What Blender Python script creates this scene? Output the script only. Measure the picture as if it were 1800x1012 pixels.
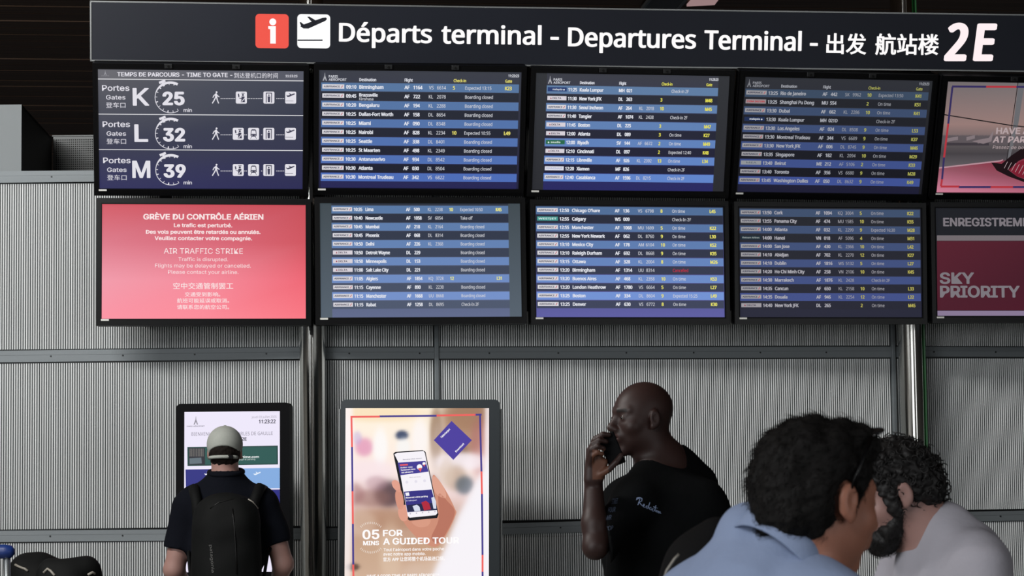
import bpy, bmesh, math, random
import numpy as np
from mathutils import Vector, Matrix
random.seed(7); rng = np.random.RandomState(11)
sc = bpy.context.scene
for o in list(bpy.data.objects): bpy.data.objects.remove(o)
COL = sc.collection
V = np.array

# ------------------------------------------------------------------ camera
IW, IH, FPX = 1800, 1012, 4000.0
HORIZON, ROLL, EYE = 820.0, 0.012, 1.6
TH = math.atan((HORIZON - IH/2)/FPX)
CP = V([0, 0, EYE])
CF = V([0, math.cos(TH), math.sin(TH)]); _R0 = V([1, 0, 0.]); _U0 = V([0, -math.sin(TH), math.cos(TH)])
CR = math.cos(ROLL)*_R0 - math.sin(ROLL)*_U0; CU = math.sin(ROLL)*_R0 + math.cos(ROLL)*_U0
cam_d = bpy.data.cameras.new('camera'); cam = bpy.data.objects.new('camera', cam_d); COL.objects.link(cam)
m = Matrix.Identity(4)
for i in range(3):
    m[i][0] = CR[i]; m[i][1] = CU[i]; m[i][2] = -CF[i]; m[i][3] = CP[i]
cam.matrix_world = m
cam_d.sensor_width = 36; cam_d.lens = 36*FPX/IW; cam_d.clip_start = .05; cam_d.clip_end = 200
cam_d.dof.use_dof = True; cam_d.dof.focus_distance = 12.6; cam_d.dof.aperture_fstop = 15
sc.camera = cam
sc.view_settings.view_transform = 'Standard'; sc.view_settings.look = 'None'
sc.view_settings.exposure = 0; sc.view_settings.gamma = 1; sc.view_settings.use_curve_mapping = False

# ------------------------------------------------------------------ light
world = bpy.data.worlds.new('daylight_hall'); sc.world = world; world.use_nodes = True
wb = world.node_tree.nodes['Background']; wb.inputs[0].default_value = (.80, .88, 1.0, 1); wb.inputs[1].default_value = 0.035
def area(name, loc, target, sx, sy, power, col=(1, 1, 1)):
    d = bpy.data.lights.new(name, 'AREA'); d.shape = 'RECTANGLE'; d.size = sx; d.size_y = sy; d.energy = power; d.color = col
    o = bpy.data.objects.new(name, d); COL.objects.link(o); o.location = loc
    o.rotation_euler = (Vector(target)-Vector(loc)).to_track_quat('-Z', 'Y').to_euler()
    return o
# glazed front of the hall, high behind the photographer and to the left
area('glazing_light', (-4.6, .2, 4.9), (-1.4, 13.2, 1.9), 6.5, 1.5, 380, (.97, .985, 1))
# skylight strip between the people and the wall, washing the fluted wall from above
area('skylight_strip', (-4.6, 7.4, 5.35), (-2.1, 13.2, 2.6), 4.2, .4, 520, (1, .985, .96))
# daylight of the glass doors lower down on either side (what the steel columns mirror)
area('door_light', (-6.6, -.5, 2.3), (-1.2, 13.4, 2.3), 5.0, 2.6, 230, (.97, .99, 1))
area('door_light', (6.3, -.5, 2.3), (2.5, 14, 2.3), 6.0, 2.6, 120, (.97, .99, 1))

# ------------------------------------------------------------------ helpers
def lin(c):
    c = np.asarray(c, float)/255.
    return np.where(c <= .04045, c/12.92, ((c+.055)/1.055)**2.4)
def ray(x, y): return CF + CR*(x-900)/FPX - CU*(y-506)/FPX
def W(x, y, Y):
    d = ray(x, y); return CP + d*(Y/d[1])
def meters(px, Y): return px*Y/FPX

def tag(o, label=None, cat=None, group=None, kind=None):
    if label: o['label'] = label
    if cat: o['category'] = cat
    if group: o['group'] = group
    if kind: o['kind'] = kind
    return o
def empty(name, loc=(0, 0, 0), rot=(0, 0, 0), parent=None):
    o = bpy.data.objects.new(name, None); COL.objects.link(o); o.location = loc; o.rotation_euler = rot
    o.empty_display_size = .1
    if parent: o.parent = parent
    return o
def mesh_obj(name, verts, faces, mat, parent=None, smooth=False, mtx=None):
    me = bpy.data.meshes.new(name); me.from_pydata([tuple(map(float, v)) for v in verts], [], faces); me.update()
    if smooth: me.polygons.foreach_set('use_smooth', [True]*len(me.polygons))
    if mat: me.materials.append(mat)
    o = bpy.data.objects.new(name, me); COL.objects.link(o)
    if parent: o.parent = parent
    if mtx is not None: o.matrix_local = mtx
    return o
def bm_obj(name, bm, mat, parent=None, smooth=False):
    me = bpy.data.meshes.new(name); bmesh.ops.recalc_face_normals(bm, faces=bm.faces); bm.to_mesh(me); bm.free()
    if smooth: me.polygons.foreach_set('use_smooth', [True]*len(me.polygons))
    if mat: me.materials.append(mat)
    o = bpy.data.objects.new(name, me); COL.objects.link(o)
    if parent: o.parent = parent
    return o
def add_box(bm, a, b, bev=0.0, seg=2):
    a = Vector(a); b = Vector(b); c = (a+b)/2; s = b-a
    r = bmesh.ops.create_cube(bm, size=1.0, matrix=Matrix.Translation(c) @ Matrix.Diagonal((abs(s.x), abs(s.y), abs(s.z), 1)))
    if bev > 0:
        es = list({e for v in r['verts'] for e in v.link_edges})
        bmesh.ops.bevel(bm, geom=es, offset=bev, segments=seg, affect='EDGES', profile=.5)
def add_tube(bm, pts, r, n=12, caps=True):
    pts = [Vector(p) for p in pts]; rs = r if isinstance(r, (list, tuple)) else [r]*len(pts)
    rings = []; prev = None
    for i, p in enumerate(pts):
        t = (pts[min(i+1, len(pts)-1)] - pts[max(i-1, 0)]).normalized()
        if prev is None:
            u = t.orthogonal().normalized()
        else:
            u = (prev - t*prev.dot(t)).normalized()
        prev = u; w = t.cross(u)
        rings.append([bm.verts.new(p + rs[i]*(math.cos(2*math.pi*k/n)*u + math.sin(2*math.pi*k/n)*w)) for k in range(n)])
    for a, b in zip(rings, rings[1:]):
        for k in range(n): bm.faces.new((a[k], a[(k+1) % n], b[(k+1) % n], b[k]))
    if caps: bm.faces.new(rings[0][::-1]); bm.faces.new(rings[-1])
def box(name, a, b, mat, parent=None, bev=0.0, seg=2):
    bm = bmesh.new(); add_box(bm, a, b, bev, seg); return bm_obj(name, bm, mat, parent)
def tube(name, pts, r, mat, parent=None, n=12, smooth=True):
    bm = bmesh.new(); add_tube(bm, pts, r, n); o = bm_obj(name, bm, mat, parent, smooth)
    return o

def mat(name, col, rough=.5, metal=0., spec=.5, emit=None, estr=1., noise=None, bump=None, coat=0., scale_vec=None):
    """procedural principled material; noise=(scale, amount) mottles the colour, bump=(scale, strength)"""
    mt = bpy.data.materials.new(name); mt.use_nodes = True; nt = mt.node_tree; p = nt.nodes['Principled BSDF']
    c = tuple(lin(col))+(1,)
    p.inputs['Base Color'].default_value = c; p.inputs['Roughness'].default_value = rough
    p.inputs['Metallic'].default_value = metal; p.inputs['Specular IOR Level'].default_value = spec
    p.inputs['Coat Weight'].default_value = coat
    if emit is not None:
        p.inputs['Emission Color'].default_value = tuple(lin(emit))+(1,); p.inputs['Emission Strength'].default_value = estr
    if noise or bump:
        tc = nt.nodes.new('ShaderNodeTexCoord'); mp = nt.nodes.new('ShaderNodeMapping')
        nt.links.new(tc.outputs['Object'], mp.inputs[0])
        if scale_vec: mp.inputs['Scale'].default_value = scale_vec
    if noise:
        n = nt.nodes.new('ShaderNodeTexNoise'); n.inputs['Scale'].default_value = noise[0]; n.inputs['Detail'].default_value = 4
        nt.links.new(mp.outputs[0], n.inputs['Vector'])
        r = nt.nodes.new('ShaderNodeMapRange'); r.inputs['From Min'].default_value = .3; r.inputs['From Max'].default_value = .7
        r.inputs['To Min'].default_value = 1-noise[1]; r.inputs['To Max'].default_value = 1+noise[1]
        nt.links.new(n.outputs['Fac'], r.inputs['Value'])
        x = nt.nodes.new('ShaderNodeVectorMath'); x.operation = 'SCALE'; x.inputs[0].default_value = c[:3]
        nt.links.new(r.outputs[0], x.inputs['Scale']); nt.links.new(x.outputs[0], p.inputs['Base Color'])
    if bump:
        n = nt.nodes.new('ShaderNodeTexNoise'); n.inputs['Scale'].default_value = bump[0]; n.inputs['Detail'].default_value = 3
        nt.links.new(mp.outputs[0], n.inputs['Vector'])
        b = nt.nodes.new('ShaderNodeBump'); b.inputs['Strength'].default_value = bump[1]; b.inputs['Distance'].default_value = .01
        nt.links.new(n.outputs['Fac'], b.inputs['Height']); nt.links.new(b.outputs[0], p.inputs['Normal'])
    return mt
def attr_mat(name, emissive=True, rough=.35, spec=.3, estr=1.0):
    mt = bpy.data.materials.new(name); mt.use_nodes = True; nt = mt.node_tree; p = nt.nodes['Principled BSDF']
    a = nt.nodes.new('ShaderNodeAttribute'); a.attribute_name = 'Col'
    p.inputs['Roughness'].default_value = rough; p.inputs['Specular IOR Level'].default_value = spec
    if emissive:
        p.inputs['Base Color'].default_value = (.006, .006, .007, 1)
        nt.links.new(a.outputs['Color'], p.inputs['Emission Color']); p.inputs['Emission Strength'].default_value = estr
    else:
        nt.links.new(a.outputs['Color'], p.inputs['Base Color'])
    return mt

M_screen = attr_mat('lcd_image', True, .3, .12)
M_poster = attr_mat('backlit_poster', True, .25, .15)
M_sign = attr_mat('backlit_sign_print', True, .5, .1)
M_print = attr_mat('cloth_print', False, .8, .2)
M_black = mat('black_housing', (5, 5, 6), .5, 0, .12, noise=(6, .1))
M_bezel = mat('black_bezel_gloss', (4, 4, 5), .3, 0, .2)
M_edge = mat('housing_edge', (42, 43, 44), .4, .6)
M_rib = mat('fluted_aluminium', (208, 211, 211), .45, .15, .5, noise=(1.3, .05))
M_back = mat('panel_groove', (46, 50, 52), .6, .3)
M_rail = mat('grey_rail', (108, 114, 117), .6, .2, .4, noise=(3, .05), scale_vec=(.3, 1, 6))
M_rail2 = mat('rail_joint', (42, 45, 46), .6)
M_screw = mat('screw_dark', (20, 20, 20), .4, .6)
M_steel = mat('polished_steel', (196, 196, 192), .16, 1.0, .5, noise=(2, .08), scale_vec=(6, 6, .4))
M_green = mat('green_reflection', (22, 84, 38), .4)
M_wood = mat('dark_plank', (92, 71, 56), .62, 0, .3, noise=(5, .35), scale_vec=(.12, 5, 5))
M_wood2 = mat('plank_joint', (10, 8, 7), .8)
M_floor = mat('terrazzo', (120, 118, 114), .35, 0, .4, noise=(40, .12))
M_ltgrey = mat('light_grey_panel', (100, 106, 108), .55, .1, noise=(2, .03))
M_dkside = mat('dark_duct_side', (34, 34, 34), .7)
M_perf = mat('perforated_sheet', (84, 86, 86), .5, .4)
M_hole = mat('hole_black', (6, 6, 6), .9)
M_signface = mat('sign_navy_panel', (22, 25, 34), .42, 0, .18, noise=(1.2, .10))
M_signrim = mat('sign_rim', (120, 122, 122), .35, .7)
M_totem = mat('totem_graphite', (54, 59, 62), .28, .55, .5, noise=(1.5, .08))
M_kblack = mat('kiosk_black', (7, 7, 9), .6, 0, .06)
M_white_tag = mat('white_tag', (205, 205, 200), .6)

# ------------------------------------------------------------------ flat print / text
_fc = bpy.data.curves.new('type', 'FONT'); _fc.resolution_u = 3
_fo = bpy.data.objects.new('type', _fc); COL.objects.link(_fo)
# typefaces that ship with Blender itself; the built-in one is the fallback
import os
FONTS = {'b': _fc.font}
for _k, _f in (('h', 'NotoSansHebrew-Regular.woff2'), ('i', 'Inter.woff2')):
    FONTS[_k] = FONTS['b']
    try:
        _p = os.path.join(bpy.utils.resource_path('LOCAL'), 'datafiles', 'fonts', _f)
        if os.path.exists(_p): FONTS[_k] = bpy.data.fonts.load(_p)
    except Exception: pass
CUR = 'h'
_tc = {}
_caps = {}
def cap_height(f):
    if f not in _caps:
        _caps[f] = 1.; co, _ = glyphs('H', f); _caps[f] = co[:, 1].max()
    return _caps[f]
def glyphs(s_, f):
    s = (s_, f)
    if s not in _tc:
        if FONTS[f] is not None: _fc.font = FONTS[f]
        _fc.body = s_
        dg = bpy.context.evaluated_depsgraph_get(); dg.update()
        e = _fo.evaluated_get(dg); me = e.to_mesh()
        n = len(me.vertices); co = np.empty(n*3); me.vertices.foreach_get('co', co); co = co.reshape(-1, 3)[:, :2].copy()
        fs = [tuple(p.vertices) for p in me.polygons]; e.to_mesh_clear()
        _tc[s] = (co, fs)
    return _tc[s]

class Canvas:
    """a flat display: rectangle centre c, axes u (right) v (up) n (towards viewer)"""
    def __init__(s, c, yaw, tilt, roll, w, h):
        s.c = V(c, dtype=float); u = V([math.cos(yaw), math.sin(yaw), 0]); n = V([math.sin(yaw), -math.cos(yaw), 0])
        v = V([0, 0, 1.])*math.cos(tilt) + n*math.sin(tilt)
        s.u = u*math.cos(roll)+v*math.sin(roll); s.v = -u*math.sin(roll)+v*math.cos(roll); s.n = np.cross(s.u, s.v)
        s.w, s.h = w, h; s.V = []; s.F = []; s.C = []; s.layer = 1; s.gain = 1.0
        s.mtx = Matrix.Identity(4)
        for i in range(3):
            s.mtx[i][0] = s.u[i]; s.mtx[i][1] = s.v[i]; s.mtx[i][2] = s.n[i]; s.mtx[i][3] = s.c[i]
        s.lim = None
    def px(s, x, y):
        d = ray(x, y); t = ((s.c-CP)@s.n)/(d@s.n); p = CP+d*t-s.c; return (p@s.u, p@s.v)
    def uv(s, a, b): return ((a-.5)*s.w, (.5-b)*s.h)
    def raw(s, pts, faces, cols):
        b = len(s.V); z = s.layer*.00025
        s.V += [(p[0], p[1], z) for p in pts]; s.F += [tuple(i+b for i in f) for f in faces]; s.C += list(cols)
    def poly(s, pts, col, cols=None):
        s.raw(pts, [tuple(range(len(pts)))], [lin(k)*s.gain for k in cols] if cols else [lin(col)*s.gain]*len(pts))
    def rect(s, a, b, col, cols=None):      # two local corners
        s.poly([(a[0], b[1]), (b[0], b[1]), (b[0], a[1]), (a[0], a[1])], col, cols)
    def uvrect(s, u0, v0, u1, v1, col, cols=None): s.rect(s.uv(u0, v0), s.uv(u1, v1), col, cols)
    def pxpoly(s, pts, col, cols=None): s.poly([s.px(*p) for p in pts], col, cols)
    def rrect(s, a, b, r, col, ang=0):
        cx, cy = (a[0]+b[0])/2, (a[1]+b[1])/2; hx, hy = abs(b[0]-a[0])/2, abs(b[1]-a[1])/2; P = []
        for q, (sx, sy) in enumerate(((1, 1), (-1, 1), (-1, -1), (1, -1))):
            for k in range(6):
                t = math.pi/2*(q+k/5.); P.append((cx+sx*(hx-r)+r*math.cos(t), cy+sy*(hy-r)+r*math.sin(t)))
        s.poly(P, col)
    def disc(s, c, r, col, n=16): s.poly([(c[0]+r*math.cos(2*math.pi*k/n), c[1]+r*math.sin(2*math.pi*k/n)) for k in range(n)], col)
    def line(s, a, b, w, col):
        a = V(a); b = V(b); d = (b-a)/max(1e-9, np.linalg.norm(b-a)); q = V([-d[1], d[0]])*w/2
        s.poly([a-q, b-q, b+q, a+q], col)
    def text(s, t, a, h, col, b=None, bold=0., cjk=False, shear=0., wf=1.0, align='l'):
        """t written from local point a (baseline) towards b; h = capital height (m). Without b natural width"""
        f_ = 'b' if cjk else CUR; co, fs = glyphs(t, f_)
        if len(co) == 0: return
        x0, x1 = co[:, 0].min(), co[:, 0].max()
        if cjk: y0 = co[:, 1].min(); sy = h/(co[:, 1].max()-y0)
        else: y0 = 0.; sy = h/cap_height(f_)
        a = V(a, dtype=float)
        if b is not None:
            d = V(b)-a; L = np.linalg.norm(d); d = d/L; sx = L/(x1-x0)
        else: d = V([1., 0]); sx = sy*wf
        if align == 'c': a = a-d*(x1-x0)*sx/2
        if align == 'r': a = a-d*(x1-x0)*sx
        q = V([-d[1], d[0]])
        X = (co[:, 0]-x0)*sx; Y = (co[:, 1]-y0)*sy; X = X+shear*Y
        offs = [(0, 0)]
        if bold > 0:
            k = 24 if h > .05 else (8 if bold > .06 or h > .02 else 4); r = bold*h
            offs = [(r*math.cos(2*math.pi*i/k+.4), r*math.sin(2*math.pi*i/k+.4)*.6) for i in range(k)]
            if k >= 8: offs.append((0, 0))
        c = lin(col)*s.gain
        for ox, oy in offs:
            P = a[None]+np.outer(X+ox, d)+np.outer(Y+oy, q)
            s.raw(P.tolist(), fs, [c]*len(P))
    def ptext(s, t, p0, p1, hpx, col, **k):
        a = s.px(*p0); b = s.px(*p1); L = math.hypot(b[0]-a[0], b[1]-a[1]); sc_ = L/max(1e-6, math.hypot(p1[0]-p0[0], p1[1]-p0[1]))
        s.text(t, a, hpx*sc_, col, b=b, **k)
    def mpx(s, px): return px*s.c[1]/FPX
    def build(s, name, material, parent, crop=True):
        if crop:
            for i, (x, y, z) in enumerate(s.V):
                s.V[i] = (min(max(x, -s.w/2), s.w/2), min(max(y, -s.h/2), s.h/2), z)
        me = bpy.data.meshes.new(name); me.from_pydata(s.V, [], s.F); me.update(); me.materials.append(material)
        at = me.color_attributes.new('Col', 'FLOAT_COLOR', 'POINT')
        c = np.ones((len(s.V), 4), 'f'); c[:, :3] = np.array(s.C); at.data.foreach_set('color', c.ravel())
        o = bpy.data.objects.new(name, me); COL.objects.link(o); o.parent = parent
        return o
def crop_fn(x0, y0, s): return lambda x, y: (x0+x/s, y0+y/s)

# ------------------------------------------------------------------ the hall
tag(box('floor', (-14, -4, -.1), (16, 16.5, 0), M_floor), kind='structure')
# three facets of the fluted wall
YW = 13.15; pB0 = V([(545-900)/FPX*YW, YW])
FB, FC, FA = math.radians(10.5), math.radians(15), math.radians(2)
def facet_at(p0, phi, x):      # plan point on the facet seen at image column x
    k = (x-900)/FPX; t = math.tan(phi)      # Y = p0y + (X-p0x) t ; X = kY
    Y = (p0[1]-p0[0]*t)/(1-k*t); return V([k*Y, Y])
pB1 = facet_at(pB0, FB, 1612)
pA_start = pB0 - V([math.cos(FA), math.sin(FA)])*3.3
pC_end = pB1 + V([math.cos(FC), math.sin(FC)])*3.0
LEDGE = 3.345
def hit_facet(p0, phi, x, y):
    d = ray(x, y); n = V([math.sin(phi), -math.cos(phi), 0]); P0 = V([p0[0], p0[1], 0.])
    t = ((P0-CP)@n)/(d@n); return CP+d*t
RP = .0135
def rib_panel(parent, mtxf, s0, s1, z0, z1):
    """backing sheet plus its row of half-round flutes; local x along the facet, local -y towards the hall"""
    g = box('fluted_panel', (s0, 0, z0), (s1, .02, z1), M_back, parent)
    vs, fs = [], []; n = int((s1-s0)/RP); prof = [(-.0041, 0), (-.0037, -.0042), (-.0022, -.0066), (0, -.0074), (.0022, -.0066), (.0037, -.0042), (.0041, 0)]
    for i in range(n):
        x = s0+(i+.5)*RP; b = len(vs)
        for z in (z0+.004, z1-.004):
            vs += [(x+a, c, z) for a, c in prof]
        k = len(prof)
        for j in range(k-1): fs.append((b+j, b+j+1, b+k+j+1, b+k+j))
        fs.append(tuple(range(b+k, b+2*k))); fs.append(tuple(range(b, b+k))[::-1])
    r = mesh_obj('flutes', vs, fs, M_rib, g, smooth=False); r['kind'] = 'stuff'
    return g
def facet(name, p0, p1, rails, posts, screw0, label=None):
    phi = math.atan2(p1[1]-p0[1], p1[0]-p0[0]); L = float(np.linalg.norm(p1-p0))
    e = empty(name, (p0[0], p0[1], 0), (0, 0, phi)); e['kind'] = 'structure'
    cuts = [0]+[float(np.dot(facet_at(p0, phi, x)-p0, [math.cos(phi), math.sin(phi)])) for x in posts]+[L]
    zs = [0.05]
    def zat(x, y): return hit_facet(p0, phi, x, y)[2]
    lev = []
    for (xa, ya, xb, yb, hh) in rails:      # top edge points of each rail and its height in px
        za, zb = zat(xa, ya), zat(xb, yb)
        sa = float(np.dot(facet_at(p0, phi, xa)-p0, [math.cos(phi), math.sin(phi)])); sb = float(np.dot(facet_at(p0, phi, xb)-p0, [math.cos(phi), math.sin(phi)]))
        k = (zb-za)/(sb-sa); h = hh*YW/FPX
        lev.append((za-k*sa, k, h))
    lev.append((.35, 0, .07))
    lev.sort()
    tops = [(0, 0, 0.0)]+lev
    for i in range(len(cuts)-1):
        a, b = cuts[i]+(.013 if i else 0), cuts[i+1]-(.013 if i < len(cuts)-2 else 0); mid = (a+b)/2
        for j in range(len(tops)-1):
            z0 = tops[j][0]+tops[j][1]*mid if j else .02; z1 = tops[j+1][0]+tops[j+1][1]*mid-tops[j+1][2]
            if z1-z0 > .05: rib_panel(e, None, a, b, z0+.003, z1-.004)
    for (z, k, h) in lev:
        r = empty('rail', (0, 0, 0), parent=e)
        bm = bmesh.new()
        for (a, b, dy) in ((0, .40, -.016), (.415, 1.0, -.018)):
            zt0, zt1 = z-h*a, z-h*b
            vs = [bm.verts.new(v) for v in ((0, dy, zt1), (L, dy, zt1+k*L), (L, dy, zt0+k*L), (0, dy, zt0), (0, .02, zt1), (L, .02, zt1+k*L), (L, .02, zt0+k*L), (0, .02, zt0))]
            for f in ((0, 1, 2, 3), (7, 6, 5, 4), (3, 2, 6, 7), (4, 5, 1, 0), (0, 3, 7, 4), (5, 6, 2, 1)): bm.faces.new([vs[q] for q in f])
        bm_obj('rail_face', bm, M_rail, r)
        bm = bmesh.new(); add_box(bm, (0, -.005, z-h-.006), (L, .015, z-h-.0003)); add_box(bm, (0, -.005, z+.0003), (L, .015, z+.004)); o = bm_obj('rail_shadow_gap', bm, M_rail2, r)
        if z > .5:
            s = screw0
            while s < L:
                if all(abs(s-c) > .05 for c in cuts[1:-1]):
                    zz = z+k*s-h*.52
                    bm = bmesh.new(); bmesh.ops.create_cone(bm, segments=10, radius1=.0055, radius2=.004, depth=.005, cap_ends=True, matrix=Matrix.Translation((s, -.0195, zz)) @ Matrix.Rotation(math.pi/2, 4, 'X'))
                    bm_obj('screw', bm, M_screw, r)
                s += .412
    for c in cuts[1:-1]:
        box('mullion', (c-.0125, -.032, .02), (c+.0125, .0, LEDGE-.002), M_rail, e, .004)
    return e, phi, L
eA, phA, LA = facet('wall_left', pA_start, pB0, [(0, 616.6, 500, 610.8, 20.3), (0, 932.5, 284, 930, 19.5), (0, 302, 160, 300, 20)], [], .16)
eB, phB, LB = facet('wall_center', pB0, pB1, [(572, 611, 1558, 609.2, 20), (875, 919.7, 1290, 908.2, 19.6), (600, 297, 1500, 300, 20)], [765, 1567], .22)
eC, phC, LC = facet('wall_right', pB1, pC_end, [(1625, 609.3, 1800, 610, 18.5), (1680, 899.7, 1800, 896.9, 18.3), (1650, 305, 1800, 309, 19)], [], .1)
# ledge on top of the fluted wall
for e, L in ((eA, LA), (eB, LB), (eC, LC)):
    box('ledge', (0, .022, LEDGE-.03), (L, 2.2, LEDGE), M_rail, e)
# ceiling of dark planks, running with the middle facet
ce = empty('ceiling', (0, 0, 5.5), (0, 0, math.radians(7))); ce['kind'] = 'structure'
box('ceiling_deck', (-24, 0, .06), (26, 48, .16), M_wood2, ce)
pl = None
for i in range(150):
    y = .3+i*.31
    if pl is None:
        bm = bmesh.new(); add_box(bm, (-22, 0, 0), (24, .285, .05), .004, 1); pl = bm_obj('plank', bm, M_wood, ce); pl.location = (0, y, 0); p0_ = pl
    else:
        c = p0_.copy(); c.parent = ce; c.location = (random.uniform(-.3, .3), y, random.uniform(-.006, .006)); COL.objects.link(c)
wf = box('wall_far', (-30, 46, 0), (30, 46.2, 7), M_wood2); wf['kind'] = 'structure'
wr = box('wall_side', (15.8, 10, 0), (16, 46, 5.5), M_dkside); wr['kind'] = 'structure'

# recessed ceiling channel with two metal lips and a lit panel (seen above the header sign)
def at_z(x, y, z):
    d = ray(x, y); return CP+d*((z-CP[2])/d[2])
ZC = 5.46
chn = empty('ceiling_channel', tuple(at_z(1160, 7, ZC)))
tag(chn, 'grey recessed ceiling channel with two metal lips, seen above the header sign', 'ceiling channel')
def ribbon(name, quad, z, t, m, parent):
    base = V(parent.location)
    P = [at_z(x, y, z)-base for x, y in quad]
    vs = [tuple(p) for p in P]+[tuple(p+V([0, 0, t])) for p in P]
    return mesh_obj(name, vs, [(3, 2, 1, 0), (4, 5, 6, 7), (0, 1, 5, 4), (1, 2, 6, 5), (2, 3, 7, 6), (3, 0, 4, 7)], m, parent)
ribbon('metal_lip', [(1127, 18), (1131, 18), (1170, -30), (1164, -30)], ZC, .03, M_signrim, chn)
ribbon('metal_lip', [(1188, 18), (1193, 18), (1236, -30), (1230, -30)], ZC, .03, M_signrim, chn)
ribbon('channel_panel', [(1131, 18), (1188, 18), (1230, -30), (1170, -30)], ZC+.01, .02, M_perf, chn)
lp = empty('ceiling_light', tuple(at_z(1240, 5, ZC)))
tag(lp, 'pinkish lit ceiling light panel just above the header sign', 'light')
ribbon('diffuser', [(1207, 11.5), (1256, 9), (1282, -25), (1240, -25)], ZC, .02, mat('ceiling_diffuser', (150, 120, 120), .5, emit=(150, 122, 122), estr=1.), lp)

# boxes standing above the left wall
lg = empty('duct_box', tuple(W(0, 300, 13.9)[:2])+(LEDGE,))
tag(lg, 'pale grey duct box with dark side standing on the left wall ledge', 'duct')
def corner(x, y, Y, base): return tuple(W(x, y, Y)-V(base))
B = V(lg.location)
x1 = W(38, 300, 13.9)[0]-B[0]; zt = W(38, 184, 13.9)[2]-LEDGE
YB = 15.6
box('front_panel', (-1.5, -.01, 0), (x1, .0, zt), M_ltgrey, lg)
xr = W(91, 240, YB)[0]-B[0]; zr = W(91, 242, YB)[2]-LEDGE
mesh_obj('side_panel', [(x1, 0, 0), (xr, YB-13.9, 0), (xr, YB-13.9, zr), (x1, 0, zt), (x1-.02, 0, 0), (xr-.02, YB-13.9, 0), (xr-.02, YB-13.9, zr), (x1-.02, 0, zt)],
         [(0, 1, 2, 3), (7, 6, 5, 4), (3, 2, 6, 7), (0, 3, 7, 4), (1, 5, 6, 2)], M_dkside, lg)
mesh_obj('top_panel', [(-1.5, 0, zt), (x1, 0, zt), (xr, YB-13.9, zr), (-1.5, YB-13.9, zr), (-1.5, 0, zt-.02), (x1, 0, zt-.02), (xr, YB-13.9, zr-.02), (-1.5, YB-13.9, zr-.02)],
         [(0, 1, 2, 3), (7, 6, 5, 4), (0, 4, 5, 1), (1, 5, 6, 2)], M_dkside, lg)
pg = empty('perforated_grille', (W(92, 300, YB)[0], YB, LEDGE))
tag(pg, 'grey perforated metal grille box above the left wall, beside the monitors', 'grille')
zt2 = W(120, 240, YB)[2]-LEDGE; s_ = YB/FPX
box('sheet', (.006, .0, .0), (3.2, .3, zt2), M_perf, pg)
box('top_edge', (.0, -.012, zt2), (3.2, .3, zt2+.008), M_perf, pg)
bm = bmesh.new()
for i in range(18):
    for j in range(16):
        cx = (7.5+i*3.72)*s_; cz = zt2-(6+j*3.95)*s_
        if cz < .02: continue
        add_box(bm, (cx-.0042, -.0015, cz-.0042), (cx+.0042, .001, cz+.0042))
h_ = bm_obj('holes', bm, M_hole, pg); h_['kind'] = 'stuff'

# columns
def column(xc, wpx, Y, label, strip):
    r = meters(wpx, Y)/2; P = W(xc, 600, Y); t = empty('steel_column', (P[0], P[1], 0))
    tag(t, label, 'column', 'polished steel columns of the fluted wall')
    lean = (W(xc+2.5, 1012, Y)-W(xc, 600, Y)); k = lean[0]/(lean[2]) if abs(lean[2]) > 0 else 0
    bm = bmesh.new(); add_tube(bm, [(0, 0, .0), (0, 0, 5.49)], r, 48); o = bm_obj('shaft', bm, M_steel, t, True)
    for p in o.data.polygons:
        if len(p.vertices) > 4: p.use_smooth = False
    box('cover_strip', (-r*.18, -r-.006, .02), (-r*.02, -r*.9, 5.4), M_steel, t, .001)
    box('cover_strip', (r*.10, -r-.004, .02), (r*.16, -r*.9, 5.4), M_steel, t)
    bm = bmesh.new(); add_tube(bm, [(0, 0, .0), (0, 0, .05)], r*1.5, 32); bm_obj('base_ring', bm, M_steel, t)
    if strip: box('green_reflection', (r*.93, -r*.5, .02), (r*1.06, -r*.35, 5.4), M_green, t)  # green reflection on the steel, built in as a coloured strip
    return t
column(549, 45, 13.03, 'polished steel column left of the lit poster totem', False)
column(1601, 44, 13.68, 'polished steel column with a green reflection painted along its edge, behind the bearded man', True)

# ------------------------------------------------------------------ monitors
MON = {
'M1':(-1.7399, 12.7192, 3.5145, 0.1404, 0.3368, 0.0025, 1.1406, 0.6791),
'M2':(-0.5152, 12.8745, 3.5215, 0.0967, 0.3247, -0.0063, 1.1472, 0.6786),
'M3':(0.6957, 13.0243, 3.5127, 0.1390, 0.2978, -0.0045, 1.1308, 0.6762),
'M4':(1.8910, 13.1689, 3.5000, 0.1585, 0.3541, -0.0060, 1.1278, 0.6802),
'M9':(3.1046, 13.3127, 3.4926, 0.1587, 0.3743, -0.0023, 1.1734, 0.6663),
'M5':(-1.7289, 12.7513, 2.7707, 0.1330, 0.0144, -0.0023, 1.1357, 0.6433),
'M6':(-0.5159, 12.9053, 2.7776, 0.1341, -0.0138, 0.0020, 1.1452, 0.6513),
'M7':(0.6826, 13.0539, 2.7681, 0.1452, 0.0087, -0.0031, 1.1035, 0.6406),
'M8':(1.8565, 13.1964, 2.7613, 0.1292, 0.0368, -0.0041, 1.0879, 0.6358),
'M10':(3.0356, 13.3365, 2.7625, 0.1230, 0.0265, -0.0018, 1.1150, 0.6344)}
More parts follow.
